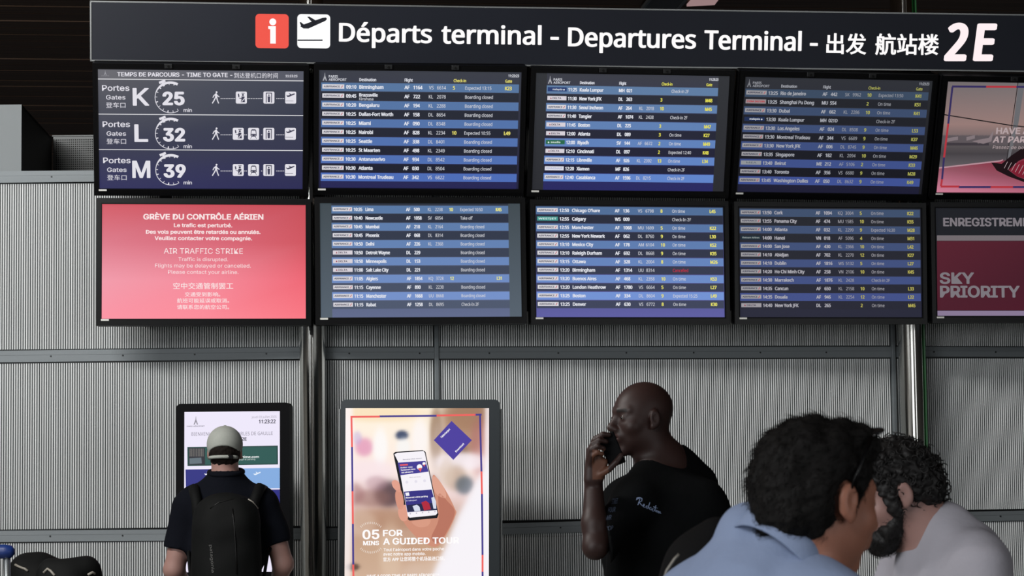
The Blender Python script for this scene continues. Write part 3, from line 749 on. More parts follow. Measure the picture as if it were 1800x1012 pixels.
plane_icon(cv, cv.px(551, 47.5), cv.mpx(55), (24, 26, 34)); cv.poly(P((523, 71.8), (567, 71.8), (567, 69.4), (523, 69.4)), (24, 26, 34))
cv.build('pictogram_panels', M_sign, face, crop=False); cv.V, cv.F, cv.C = [], [], []
for tx, p0, p1, hh in (('Départs', (597, 72.2), (758, 75.2), 31), ('terminal', (777, 75.8), (950.5, 78.2), 31), ('-', (968.5, 79), (981, 79.2), 31), ('Departures', (999.5, 80.6), (1222, 85), 31), ('Terminal', (1239, 85.8), (1407.5, 88.8), 31), ('-', (1424.5, 90), (1436, 90.2), 31)):
    cv.ptext(tx, p0, p1, hh, SW, bold=.043); cv.build('lettering', M_sign, face, crop=False); cv.V, cv.F, cv.C = [], [], []
cv.ptext('出发', (1453, 94.5), (1521.5, 95.5), 35, SW, cjk=True, bold=.024); cv.ptext('航站楼', (1539, 96), (1649, 96.5), 35.5, SW, cjk=True, bold=.024)
cv.ptext('2', (1663, 105), (1694, 105), 59.5, (255, 240, 242), bold=.07, shear=.12); cv.ptext('E', (1714, 105), (1741, 105), 59, (255, 240, 242), bold=.07, shear=.12)
cv.build('lettering', M_sign, face, crop=False)
# rail that carries the top row of monitors, below the sign, and the support frame
mr = empty('mounting_rail', tuple(W(900, 112, 13.06))); mr.rotation_euler = (0, 0, .1198); tag(mr, 'polished steel mounting rail running just under the header sign', 'rail')
tube('tube', [(-2.2, 0, .012), (3.6, 0, .0)], .013, M_steel, mr, 12)
sf = empty('support_frame', (0.6, 13.30, 0)); sf.rotation_euler = (0, 0, .125); tag(sf, 'black steel frame carrying the monitors and header sign', kind='structure')
gp = W(546.8, 400, 12.90)
gp = Vector((gp[0]-.6, 12.90-13.30, 0)); gp.rotate(Matrix.Rotation(-.125, 3, 'Z'))
box('gap_cover', (gp.x-.009, gp.y-.02, 2.36), (gp.x+.009, gp.y+.02, 3.86), M_black, sf)  # added black post, hides the bright steel column in the gap between monitors
for z in (2.55, 3.05, 3.60, 4.05): box('crossbar', (-2.85, -.03, z-.03), (3.6, .03, z+.03), M_black, sf)
for x in (-2.6, -1.72, -.5, .7, 1.9, 3.1): box('upright', (x-.03, -.06, 2.5), (x+.03, .0, 4.15), M_black, sf)

# ------------------------------------------------------------------ kiosk (seen behind the man in the cap)
def slab_totem(name, c, yaw, w, ztop, frame_m, label, cat, depth=.13, rad=.025):
    t = empty(name, (c[0], c[1], 0), (0, 0, yaw)); tag(t, label, cat)
    bm = bmesh.new()        # rounded upright body
    P = []
    for q, (sx, sy) in enumerate(((1, 1), (-1, 1))):
        for k in range(7):
            a = math.pi/2*(q+k/6.); P.append((sx*(w/2-rad)+rad*math.cos(a), ztop-rad+rad*math.sin(a)))
    P += [(-w/2, .06), (w/2, .06)]
    f = [bm.verts.new((x, 0, z)) for x, z in P]; b = [bm.verts.new((x, depth, z)) for x, z in P]
    bm.faces.new(f); bm.faces.new(b[::-1]); n = len(P)
    for k in range(n): bm.faces.new((f[k], b[k], b[(k+1) % n], f[(k+1) % n]))
    bm_obj('body', bm, frame_m, t)
    box('base_plate', (-w/2-.03, -.14, 0), (w/2+.03, depth+.14, .06), frame_m, t, .008)
    return t
KY = 11.3; KS = 12.3/11.3; kp = (-1.3928*KS, 12.3, EYE+(1.7202-EYE)*KS, -0.0461, 0.0, .0, 0.566*KS, 0.4213*KS)
cvk = Canvas((kp[0], kp[1], 1.40), kp[3], 0, 0, .478, .905)
ztop = kp[2]+kp[7]/2
kt = slab_totem('information_kiosk', (kp[0], kp[1]), kp[3], kp[6], ztop, M_kblack, 'black upright information kiosk in front of the man in the cap', 'kiosk')
a = cvk.px(323.9, 724.2); b = cvk.px(491.5, 722.2)
cvk2 = Canvas(cvk.c + cvk.u*((a[0]+b[0])/2) + cvk.v*(a[1]-.43), kp[3], 0, -.004, b[0]-a[0], .86); cvk2.c = cvk2.c + cvk2.n*.004
cvk2.mtx = Matrix([[*(cvk2.u[i], cvk2.v[i], cvk2.n[i], cvk2.c[i])] for i in range(3)]+[[0, 0, 0, 1]])
inv = kt.matrix_world
def child_at(parent_loc, parent_yaw, cv, name, m, w, h):
    o = box(name, (-w/2, -h/2, -.003), (w/2, h/2, 0), m, None); o.parent = None
    return o
def set_parent_world(o, par, wm):
    pm = Matrix.Translation(par.location) @ par.rotation_euler.to_matrix().to_4x4()
    o.parent = par; o.matrix_local = pm.inverted() @ wm
ks = box('screen', (-cvk2.w/2, -cvk2.h/2, -.003), (cvk2.w/2, cvk2.h/2, 0), M_kblack); set_parent_world(ks, kt, cvk2.mtx)
cv = cvk2; c3 = crop_fn(280, 690, 3.143)
cv.uvrect(0, 0, 1, 1, (236, 230, 248)); cv.layer = 2
cv.ptext('jeudi 03 juillet 2025', c3(510, 140), c3(648, 138), 3.6, (150, 146, 158)); cv.ptext('11:23:22', c3(551, 169), c3(642, 168), 6.2, (52, 50, 66), bold=.06)
a = cv.px(*c3(202, 176)); tower(cv, a[0], a[1], .045, (150, 146, 158)); cv.ptext('PARIS AÉROPORT', c3(153, 189), c3(250, 188), 2.2, (110, 106, 120), bold=.04)
cv.ptext('BIENVENUE À PARIS-CHARLES DE GAULLE', c3(178, 238), c3(627, 233), 5.9, (120, 116, 130)); cv.ptext('TERMINAL 2E', c3(322, 266), c3(482, 264), 5.6, (52, 50, 66), bold=.06)
PX = lambda pts, col, cols=None, l=None: (setattr(cv, 'layer', l or cv.layer), cv.pxpoly([c3(*p) for p in pts][::-1], col, cols))
PX([(155, 300), (655, 292), (656, 396), (156, 405)], (24, 62, 58), None, 2); PX([(162, 306), (648, 299), (649, 390), (163, 398)], (34, 84, 78), None, 3)
PX([(163, 306), (252, 305), (253, 397), (164, 398)], (38, 38, 46), None, 4); PX([(167, 362), (232, 358), (236, 390), (167, 394)], (96, 110, 118), None, 5)
cv.layer = 5
for k in range(9): cv.line(cv.px(*c3(170+k*9, 308)), cv.px(*c3(170+k*9, 352)), .003, (130, 126, 120))
cv.ptext('extime.com', c3(440, 361), c3(550, 359), 3.9, (236, 240, 240), bold=.06); cv.ptext('Voyage et parking', c3(425, 373), c3(530, 371), 2.4, (210, 220, 218))
PX([(145, 424), (402, 420), (404, 526), (147, 529)], (38, 40, 126), None, 3); PX([(410, 419), (667, 415), (670, 527), (412, 530)], (130, 170, 222), None, 3)
PX([(147, 540), (404, 538), (406, 650), (149, 652)], (38, 40, 126), None, 3); PX([(412, 538), (671, 534), (674, 650), (414, 652)], (38, 40, 126), None, 3)
cv.layer = 4
plane_icon(cv, cv.px(*c3(270, 452)), .045, (238, 238, 246)); plane_icon(cv, cv.px(*c3(541, 452)), .045, (226, 236, 248)); cv.ptext('Départs', c3(245, 515), c3(300, 515), 3, (238, 238, 246)); cv.ptext('Arrivées', c3(515, 515), c3(566, 514), 3, (226, 236, 248))
cv.build('screen_image', M_screen, ks)

# ------------------------------------------------------------------ lit poster totem
tp = (-0.4811, 11.2, 1.5018, -0.0599, 0.0976, -0.0065, 0.7851, 0.8651)
zt_ = W(730, 702, 12.3)[2]
tt = slab_totem('poster_totem', (W(731.5, 800, 12.3)[0], 12.3), -.02, .861, zt_, M_totem, 'tall grey totem with a lit poster of a hand holding a smartphone', 'advertising totem', .16, .03)
tt.rotation_euler = (0, .0125, -.02)
box('side_trim', (-.442, .02, .07), (-.433, .12, zt_-.05), M_signrim, tt, .002); box('side_trim', (.433, .02, .07), (.442, .12, zt_-.05), M_signrim, tt, .002)
Yp = 12.3-.005
cv0 = Canvas(W(731, 860, Yp), -.02, 0, -.0125, 1, 1)
q = [cv0.px(604, 719), cv0.px(857.4, 715.5), cv0.px(609.2, 1012), cv0.px(861.6, 1012)]
pw = ((q[1][0]-q[0][0])+(q[3][0]-q[2][0]))/2; top = (q[0][1]+q[1][1])/2; ph = 1.5
cen = cv0.c + cv0.u*((q[0][0]+q[1][0]+q[2][0]+q[3][0])/4) + cv0.v*(top-ph/2)
cv = Canvas(cen, -.02, 0, -.0125, pw, ph)
ps = box('poster', (-pw/2, -ph/2, -.003), (pw/2, ph/2, 0), M_kblack); set_parent_world(ps, tt, cv.mtx)
c4 = crop_fn(580, 690, 3.143); CUR = 'i'
# blurred photographic background painted as smooth blobs on a fine grid
gx, gy = 90, 150
def blobfield(base, blobs):
    uu, vv = np.meshgrid(np.linspace(0, 1, gx+1), np.linspace(0, 1, gy+1)); img = base(uu, vv)
    for (x, y, rx, ry, col, k) in blobs:
        u0, v0 = (x-75)/800., (y-85)/ (ph/pw*797.); rx_, ry_ = rx/800., ry/(ph/pw*797.)
        d = np.sqrt(((uu-u0)/rx_)**2+((vv-v0)/ry_)**2); wgt = k/(1+np.exp((d-1)*7)); img = img*(1-wgt[..., None])+np.array(col, float)*wgt[..., None]
    return img
def base(uu, vv):
    stops = [(0, (254, 242, 222)), (.10, (254, 240, 224)), (.22, (252, 234, 226)), (.30, (246, 222, 222)), (.40, (196, 160, 142)), (.50, (196, 158, 130)), (.66, (220, 190, 168)), (.8, (222, 196, 176)), (1, (190, 160, 140))]
    out = np.zeros(uu.shape+(3,))
    for i in range(3): out[..., i] = np.interp(vv, [s_[0] for s_ in stops], [s_[1][i] for s_ in stops])
    return out
bl = [(260, 115, 260, 45, (244, 212, 160), .5), (760, 120, 150, 90, (150, 112, 84), .9), (720, 240, 130, 120, (168, 128, 100), .85), (830, 300, 60, 160, (176, 100, 104), .5), (700, 330, 60, 60, (120, 92, 80), .6),
      (580, 230, 34, 150, (150, 118, 92), .8), (600, 330, 50, 160, (220, 205, 200), .4), (180, 300, 50, 50, (216, 120, 170), .6), (140, 250, 26, 36, (190, 170, 220), .5), (270, 300, 40, 100, (252, 250, 250), .85), (390, 235, 34, 26, (52, 66, 98), .95), (400, 300, 40, 50, (246, 246, 246), .8),
      (490, 260, 44, 110, (252, 246, 244), .9), (200, 430, 150, 60, (248, 228, 234), .7), (320, 560, 80, 70, (70, 50, 56), .85), (230, 580, 100, 50, (150, 108, 100), .6), (120, 560, 60, 60, (160, 110, 110), .6), (250, 500, 60, 40, (180, 140, 150), .5),
      (720, 380, 140, 50, (250, 240, 246), .9), (690, 470, 60, 70, (196, 170, 150), .8), (740, 510, 50, 50, (74, 90, 104), .7), (640, 440, 40, 80, (220, 200, 184), .6), (560, 520, 40, 60, (110, 90, 90), .5),
      (300, 700, 200, 60, (176, 132, 104), .7), (170, 720, 80, 70, (226, 200, 180), .5), (230, 900, 110, 110, (204, 172, 146), .6), (330, 880, 60, 160, (228, 204, 180), .5), (560, 880, 100, 90, (200, 160, 130), .7), (640, 960, 90, 60, (214, 184, 160), .6),
      (120, 960, 36, 20, (70, 52, 44), .8), (560, 980, 160, 60, (222, 200, 184), .5), (86, 500, 34, 700, (252, 244, 246), .85), (884, 300, 34, 500, (252, 244, 248), .8)]
img = blobfield(base, bl)
uu, vv = np.meshgrid(np.linspace(0, 1, gx+1), np.linspace(0, 1, gy+1)); PXx = 75+uu*800; PXy = 85+vv*(ph/pw*797.)
def side(a, b): n = V([b[1]-a[1], a[0]-b[0]], dtype=float); n /= np.linalg.norm(n); return -((PXx-a[0])*n[0]+(PXy-a[1])*n[1])
slv = 1/(1+np.exp(-np.minimum(side((560, 1010), (700, 680)), side((695, 690), (882, 350)))/9.))
img = img*(1-slv[..., None])+V([247, 243, 248])*slv[..., None]
vs = []; fs = []; cs = []
for j in range(gy+1):
    for i in range(gx+1):
        vs.append(cv.uv(i/gx, j/gy)); cs.append(lin(np.clip(img[j, i], 0, 255)))
for j in range(gy):
    for i in range(gx):
        k = j*(gx+1)+i; fs.append((k+gx+1, k+gx+2, k+1, k))
cv.raw(vs, fs, cs)
def PP(pts, col, cols=None, l=None, smooth=0):
    if l: cv.layer = l
    pts = [c4(*p) for p in pts]
    if smooth:
        n = len(pts); out = []
        for i in range(n):
            p0, p1, p2, p3 = [V(pts[(i+k) % n]) for k in (-1, 0, 1, 2)]
            for tt_ in np.linspace(0, 1, smooth, endpoint=False):
                out.append(tuple(.5*((2*p1)+(-p0+p2)*tt_+(2*p0-5*p1+4*p2-p3)*tt_**2+(-p0+3*p1-3*p2+p3)*tt_**3)))
        pts = out
    cv.pxpoly(pts[::-1], col, cols[::-1] if cols else None)
# sleeve, hand
PP([(470, 700), (560, 620), (566, 466), (590, 468), (640, 540), (690, 640), (694, 676), (640, 790), (590, 850), (520, 830), (450, 770), (404, 700)], (206, 142, 118), None, 3, 5)
PP([(600, 560), (650, 600), (690, 660), (650, 760), (600, 830), (560, 800), (600, 700)], (184, 116, 96), None, 4, 5)
PP([(452, 712), (520, 700), (556, 704), (540, 735), (490, 742)], (216, 154, 130), None, 4, 5)
PP([(566, 468), (592, 470), (632, 530), (640, 580), (600, 570), (572, 530)], (222, 162, 140), None, 4, 5)
for (P_, cl) in (([(342, 492), (362, 482), (384, 500), (390, 545), (372, 545), (348, 520)], (226, 160, 140)), ([(364, 545), (392, 538), (408, 600), (400, 640), (378, 640), (362, 590)], (214, 148, 126)), ([(380, 640), (420, 618), (432, 650), (428, 700), (400, 708), (380, 680)], (222, 158, 136))):
    PP(P_, cl, None, 6, 5)
# telephone
PP([(350, 336), (362, 326), (512, 317), (528, 326), (600, 672), (592, 692), (440, 706), (424, 694)], (20, 20, 26), None, 5, 0)
PP([(356, 340), (372, 332), (516, 322), (524, 332), (594, 664), (584, 676), (440, 690), (430, 680), (376, 380)], (246, 242, 248), None, 7)
PP([(374, 386), (528, 376), (545, 436), (388, 456)], (66, 58, 146), None, 8)
PP([(408, 546), (562, 534), (592, 648), (428, 660)], (52, 48, 130), None, 8); PP([(424, 620), (586, 606), (592, 648), (430, 658)], (34, 38, 74), None, 9)
PP([(505, 606), (530, 596), (548, 610), (558, 644), (520, 650)], (176, 40, 60), None, 10); PP([(457, 626), (480, 618), (495, 630), (500, 652), (468, 655)], (214, 220, 236), None, 10); PP([(560, 580), (576, 574), (586, 600), (588, 640), (572, 640)], (214, 220, 236), None, 10)
PP([(386, 396), (430, 393), (431, 401), (387, 404)], (236, 92, 96), None, 10); PP([(416, 552), (436, 550), (440, 568), (420, 570)], (240, 240, 246), None, 10)
cv.layer = 10
for tx, xa, ya, xb, yb, hh, cl in (('Guidez-vous', 390, 418, 456, 413, 2.4, SW), ('facilement dans', 392, 431, 472, 425, 2.4, SW), ('nos aéroports', 396, 445, 460, 439, 2.4, SW), ('Bienvenue à Paris Aéroport', 404, 372, 508, 364, 1.6, (120, 116, 140)), ('Réservez votre parking', 420, 584, 540, 575, 2.6, SW), ("à l'aéroport", 422, 600, 480, 596, 2.2, (200, 200, 226)), ('Mes services', 440, 470, 500, 466, 1.4, (150, 146, 160))):
    cv.ptext(tx, c4(xa, ya), c4(xb, yb), hh, cl, bold=.05)
for (x, y, r_, cl) in ((495, 410, 15, (250, 250, 252)), (520, 392, 9, (250, 250, 252)), (425, 494, 8, (228, 224, 236)), (475, 490, 8, (228, 224, 236)), (523, 486, 8, (228, 224, 236))):
    cv.disc(cv.px(*c4(x, y)), cv.mpx(r_/3.143), cl, 14)
PP([(486, 418), (508, 414), (501, 438)], (228, 96, 92), None, 11); PP([(514, 398), (527, 396), (522, 408)], (228, 96, 92), None, 11)
for k in range(5): cv.disc(cv.px(*c4(444+k*34, 668-k*3)), cv.mpx(1.3), (190, 186, 200), 8)
# framing dashes
BL_, RD_ = (70, 60, 140), (240, 98, 94); cv.layer = 12
def dash(pts, wd=3.3):
    for (a, b, k) in pts: cv.line(cv.px(*c4(*a)), cv.px(*c4(*b)), cv.mpx(wd), k)
dash([((114, 133), (276, 132), RD_), ((272, 131), (590, 127), BL_), ((586, 126), (806, 122), RD_), ((800, 122), (838, 121), BL_)])
dash([((119, 130), (122, 300), RD_), ((122, 300), (125, 545), BL_), ((125, 543), (127, 724), RD_), ((127, 724), (129, 950), BL_), ((129, 948), (131, 1120), RD_), ((131, 1118), (135, 1400), BL_)])
dash([((829, 120), (837, 435), BL_), ((837, 433), (840, 560), RD_), ((840, 558), (843, 897), BL_), ((843, 895), (843, 990), RD_), ((843, 988), (847, 1400), BL_)])
# download label (purple diamond)
PP([(672, 156), (784, 262), (682, 371), (574, 262)], (76, 62, 158), None, 13); cv.layer = 14
cv.ptext('Téléchargez', c4(617, 252), c4(665, 203), 3.2, SW, bold=.05); cv.ptext('Download', c4(698, 330), c4(742, 284), 3.2, SW, bold=.05)
# lettering
cv.layer = 14
for tx, xa, ya, xb, yb, hh, bo in (('05', 183, 808, 271, 806, 15.5, .06), ('MINS', 185, 842, 270, 841, 7.3, .07), ('FOR', 295, 792, 400, 790, 10.4, .06), ('A GUIDED TOUR', 296, 838, 712, 831, 10.6, .06), ("Tout l'aéroport dans votre poche", 297, 875, 630, 869, 5, .03),
                                   ('avec notre app mobile.', 296, 899, 528, 896, 5, .03), ('HAVE A GOOD TIME AT PARIS AÉROPORT*', 205, 1022, 602, 1016, 5.4, .04)):
    cv.ptext(tx, c4(xa, ya), c4(xb, yb), hh, SW, bold=bo)
cv.ptext('官方 APP 让您将整个机场装进口袋。', c4(295, 932), c4(636, 926), 7.4, SW, cjk=True, bold=.02)
for k in range(13):
    for sgn in (1, -1):
        a = math.radians(48+k*7); c0 = V([226, 800.]); dirv = V([math.cos(a), -sgn*math.sin(a)])
        cv.line(cv.px(*c4(*(c0+dirv*76))), cv.px(*c4(*(c0+dirv*88))), cv.mpx(.7), (244, 236, 228))
cv.build('poster_print', M_poster, ps)

# ================================================================== people
class Field:
    """signed distance field on a rectilinear grid with smooth unions; surface by naive surface nets"""
    def __init__(s, lo, hi, step, zfine=None, coarse=None, zcoarse=None):
        s.x = np.arange(lo[0], hi[0]+step, step, dtype=np.float32); s.y = np.arange(lo[1], hi[1]+step, step, dtype=np.float32)
        if zfine is not None and zfine > lo[2]:
            a = np.arange(lo[2], zfine, coarse); b = np.arange(zfine, hi[2]+step, step); s.z = np.concatenate([a, b]).astype(np.float32)
        else: s.z = np.arange(lo[2], hi[2]+step, step, dtype=np.float32)
        s.d = np.full((len(s.x), len(s.y), len(s.z)), .3, np.float32)
    def _sl(s, lo, hi):
        r = []
        for ax, a, b in ((s.x, lo[0], hi[0]), (s.y, lo[1], hi[1]), (s.z, lo[2], hi[2])):
            i = max(0, int(np.searchsorted(ax, a))-1); j = min(len(ax), int(np.searchsorted(ax, b))+1); r.append(slice(i, max(i, j)))
        return tuple(r)
    def _grid(s, sl):
        return s.x[sl[0]][:, None, None], s.y[sl[1]][None, :, None], s.z[sl[2]][None, None, :]
    def comb(s, sl, v, k, mode='u'):
        d = s.d[sl]
        if mode == 's': v = -v
        if k > 0:
            h = np.maximum(k-np.abs(d-v), 0)/k
            r = (np.minimum(d, v)-h*h*k*.25) if mode == 'u' else (np.maximum(d, v)+h*h*k*.25)
        else: r = np.minimum(d, v) if mode == 'u' else np.maximum(d, v)
        s.d[sl] = r
    def ell(s, c, r, k=.02, R=None, mode='u', cut=None):
        c = V(c, dtype=float); r = V(r, dtype=float); m = r.max()*1.0+k+.03
        sl = s._sl(c-m, c+m); X, Y, Z = s._grid(sl)
        if 0 in s.d[sl].shape: return
        X = X-c[0]; Y = Y-c[1]; Z = Z-c[2]
        if R is not None: X, Y, Z = [R[0][i]*X+R[1][i]*Y+R[2][i]*Z for i in range(3)]
        k0 = np.sqrt((X/r[0])**2+(Y/r[1])**2+(Z/r[2])**2)+1e-6; k1 = np.sqrt((X/r[0]**2)**2+(Y/r[1]**2)**2+(Z/r[2]**2)**2)+1e-6
        v = k0*(k0-1)/k1
        if cut is not None:
            p, n = cut; Xg, Yg, Zg = s._grid(sl); v = np.maximum(v, (Xg-p[0])*n[0]+(Yg-p[1])*n[1]+(Zg-p[2])*n[2])
        s.comb(sl, v.astype(np.float32), k, mode)
    def cap(s, a, b, ra, rb=None, k=.02, mode='u', cut=None, flat=None):
        """tapered capsule; cut=[(point, normal)...] trims it; flat=(axis, f) squashes it along axis"""
        rb = ra if rb is None else rb; a = V(a, dtype=float); b = V(b, dtype=float); m = max(ra, rb)*(1.0 if flat is None else max(1, 1/flat[1]))+k+.03
        sl = s._sl(np.minimum(a, b)-m, np.maximum(a, b)+m); X, Y, Z = s._grid(sl)
        if 0 in s.d[sl].shape: return
        d = b-a; L2 = d@d+1e-9
        t = np.clip(((X-a[0])*d[0]+(Y-a[1])*d[1]+(Z-a[2])*d[2])/L2, 0, 1)
        px, py, pz = X-a[0]-t*d[0], Y-a[1]-t*d[1], Z-a[2]-t*d[2]
        if flat is not None:
            n = V(flat[0], dtype=float); q = px*n[0]+py*n[1]+pz*n[2]; e = 1/flat[1]-1
            px = px+n[0]*q*e; py = py+n[1]*q*e; pz = pz+n[2]*q*e
        v = np.sqrt(px*px+py*py+pz*pz)-(ra+(rb-ra)*t)
        for p, n in (cut or []): v = np.maximum(v, (X-p[0])*n[0]+(Y-p[1])*n[1]+(Z-p[2])*n[2])
        s.comb(sl, v.astype(np.float32), k, mode)
    def chain(s, pts, rs, k=.015, **kw):
        for i in range(len(pts)-1): s.cap(pts[i], pts[i+1], rs[i], rs[i+1], k, **kw)
    def noise(s, amp, freq, lo=None, hi=None, seed=1, n=10, stretch=(1, 1, 1), ridged=False):
        sl = s._sl(lo if lo is not None else (-99,)*3, hi if hi is not None else (99,)*3); X, Y, Z = s._grid(sl); rr = np.random.RandomState(seed)
        d = s.d[sl]; near = np.abs(d) < amp*2.5+.012
        idx = np.nonzero(near); x = s.x[sl[0]][idx[0]]; y = s.y[sl[1]][idx[1]]; z = s.z[sl[2]][idx[2]]
        acc = np.zeros(len(x), np.float32)
        for i in range(n):
            w = rr.randn(3); w = w/np.linalg.norm(w)*freq*(.6+.9*rr.rand())*V(stretch); q = np.sin(x*w[0]+y*w[1]+z*w[2]+rr.rand()*6.28)
            acc += (1-2*np.abs(q)) if ridged else q
        d[idx] += amp*acc/math.sqrt(n)
        s.d[sl] = d
    def maxplane(s, p, n, lo=None, hi=None):
        sl = s._sl(lo if lo is not None else (-99,)*3, hi if hi is not None else (99,)*3); X, Y, Z = s._grid(sl)
        s.d[sl] = np.maximum(s.d[sl], (X-p[0])*n[0]+(Y-p[1])*n[1]+(Z-p[2])*n[2])
    def mesh(s, name, material, parent=None, smooth_it=2, color=None):
        d = s.d; ins = d < 0
        nx, ny, nz = d.shape
        cnt = np.zeros((nx-1, ny-1, nz-1), np.int8)
        for i in (0, 1):
            for j in (0, 1):
                for k in (0, 1): cnt += ins[i:nx-1+i, j:ny-1+j, k:nz-1+k]
        act = np.nonzero((cnt > 0) & (cnt < 8)); N = len(act[0])
        idx = np.full(cnt.shape, -1, np.int32); idx[act] = np.arange(N)
        I, J, K = act; P = np.zeros((N, 3)); Wt = np.zeros(N); ax = (s.x, s.y, s.z)
        for e in range(3):
            for p in (0, 1):
                for q in (0, 1):
                    o0 = [0, 0, 0]; o = [a for a in range(3) if a != e]; o0[o[0]] = p; o0[o[1]] = q; o1 = list(o0); o1[e] = 1
                    A = (I+o0[0], J+o0[1], K+o0[2]); B = (I+o1[0], J+o1[1], K+o1[2]); da = d[A]; db = d[B]; m = (da < 0) != (db < 0)
                    t = np.where(m, da/np.where(m, da-db, 1), 0)
                    for c in range(3):
                        pa = ax[c][A[c]]; pb = ax[c][B[c]]; P[:, c] += np.where(m, pa+(pb-pa)*t, 0)
                    Wt += m
        P /= Wt[:, None]
        quads = []
        for e in range(3):
            a_, b_ = [a for a in range(3) if a != e]
            sh = [slice(1, n-1) for n in d.shape]; sh[e] = slice(0, d.shape[e]-1); sh2 = list(sh); sh2[e] = slice(1, d.shape[e])
            f0 = ins[tuple(sh)]; f1 = ins[tuple(sh2)]; m = np.nonzero(f0 != f1)
            base_ = [m[0].copy(), m[1].copy(), m[2].copy()]
            for c in range(3):
                if c != e: base_[c] += 1
            def cell(da, db):
                q = [base_[0].copy(), base_[1].copy(), base_[2].copy()]; q[a_] += da; q[b_] += db; return idx[q[0], q[1], q[2]]
            v00, v10, v11, v01 = cell(-1, -1), cell(0, -1), cell(0, 0), cell(-1, 0)
            fl = f0[m]; 
            if e == 1: fl = ~fl
            Q = np.stack([v00, v10, v11, v01], 1); Q[~fl] = Q[~fl][:, ::-1]; quads.append(Q)
        Q = np.concatenate(quads); Q = Q[(Q >= 0).all(1)]
        for _ in range(smooth_it):   # light laplacian smoothing
            acc = np.zeros_like(P); c = np.zeros(N)
            for a, b in ((0, 1), (1, 2), (2, 3), (3, 0)):
                for u_, v_ in ((a, b), (b, a)):
                    for w_ in range(3): acc[:, w_] += np.bincount(Q[:, u_], P[Q[:, v_], w_], N)
                    c += np.bincount(Q[:, u_], minlength=N)
            P = P*.45+acc/np.maximum(c, 1)[:, None]*.55
        me = bpy.data.meshes.new(name)
        me.vertices.add(N); me.vertices.foreach_set('co', P.astype('f').ravel()); nq = len(Q)
        me.loops.add(nq*4); me.loops.foreach_set('vertex_index', Q.astype('i').ravel()); me.polygons.add(nq)
        me.polygons.foreach_set('loop_start', np.arange(0, nq*4, 4, dtype='i')); me.polygons.foreach_set('loop_total', np.full(nq, 4, 'i'))
        me.update(calc_edges=True); me.validate(); me.polygons.foreach_set('use_smooth', [True]*len(me.polygons))
        me.materials.append(material)
        if color is not None and len(me.vertices) == N:
            at = me.color_attributes.new('Col', 'FLOAT_COLOR', 'POINT'); cc = np.ones((N, 4), 'f'); cc[:, :3] = color(P); at.data.foreach_set('color', cc.ravel())
        o = bpy.data.objects.new(name, me); COL.objects.link(o)
        if parent: o.parent = parent
        return o
def frame(F, up=(0, 0, 1)):
    """rotation whose columns are right, forward, up of a head"""
    F = V(F, dtype=float); F /= np.linalg.norm(F); R = np.cross(F, V(up, dtype=float)); R /= np.linalg.norm(R); U = np.cross(R, F)
    return np.stack([R, F, U], 1)
def skin_mat(name, rough=.5, spec=.35):
    mt = attr_mat(name, False, rough, spec); p = mt.node_tree.nodes['Principled BSDF']
    p.inputs['Subsurface Weight'].default_value = .08; p.inputs['Subsurface Radius'].default_value = (.01, .004, .002); p.inputs['Subsurface Scale'].default_value = .5
    return mt
def head(S, c, M, sc=1., fat=1., neck_to=None, neck_r=(.056, .062), detail=True):
    L = lambda x, y, z: V(c)+M@(V([x, y, z])*sc)
    E_ = lambda p, r, k=.02, mode='u': S.ell(L(*p), V(r)*sc, k*sc, R=M, mode=mode)
    Cc = lambda p, q, ra, rb=None, k=.015, mode='u': S.cap(L(*p), L(*q), ra*sc, (ra if rb is None else rb)*sc, k*sc, mode)
    E_((0, -.014, .035), (.076*fat, .097, .086), .01)
    E_((0, .030, -.010), (.064*fat, .062, .085), .03)
    E_((0, .028, -.062), (.055*fat, .056, .046), .03)
    E_((0, -.005, -.055), (.056*fat, .050, .050), .03)
    E_((0, .070, -.097), (.022, .020, .019), .02)
    for sx in (-1, 1):
        Cc((.012*sx, .086, .030), (.046*sx, .066, .031), .011, .009, .012)      # brow
        E_((.042*sx, .058, -.022), (.024*fat, .024, .022), .02)                 # cheekbone
        E_((.033*sx, .092, .008), (.017, .014, .0115), .012, 's')               # socket
        E_((.032*sx, .0735, .008), (.0150, .0150, .0130), .004)                 # eyeball under the lids
        Cc((.018*sx, .086, .0165), (.046*sx, .076, .0155), .0035, .003, .004)     # upper lid
        Cc((.020*sx, .085, -.001), (.044*sx, .076, .0005), .0028, .0025, .005)
        E_((.013*sx, .100, -.030), (.0095, .011, .0085), .008)                  # nostril wing
        E_((.083*sx*fat, -.006, .000), (.0085, .020, .031), .008)               # ear
        E_((.092*sx*fat, -.001, .003), (.0065, .010, .016), .004, 's')
        E_((.082*sx*fat, .004, -.026), (.007, .009, .010), .006)
    Cc((0, .086, .020), (0, .108, -.020), .0085, .0125, .012)
    E_((0, .112, -.024), (.0125, .012, .011), .008)
    E_((0, .084, -.050), (.030, .018, .020), .015)
    Cc((-.019, .094, -.050), (.019, .094, -.050), .0062, None, .007); Cc((-.008, .099, -.049), (.008, .099, -.049), .0065, None, .006)
    Cc((-.017, .092, -.062), (.017, .092, -.062), .0068, None, .007); Cc((-.007, .097, -.0625), (.007, .097, -.0625), .0065, None, .006)
    E_((0, .104, -.0558), (.024, .010, .0016), .002, 's')
    if neck_to is not None:
        S.cap(L(0, -.030, -.050), V(neck_to), neck_r[0]*sc, neck_r[1]*sc, .03)
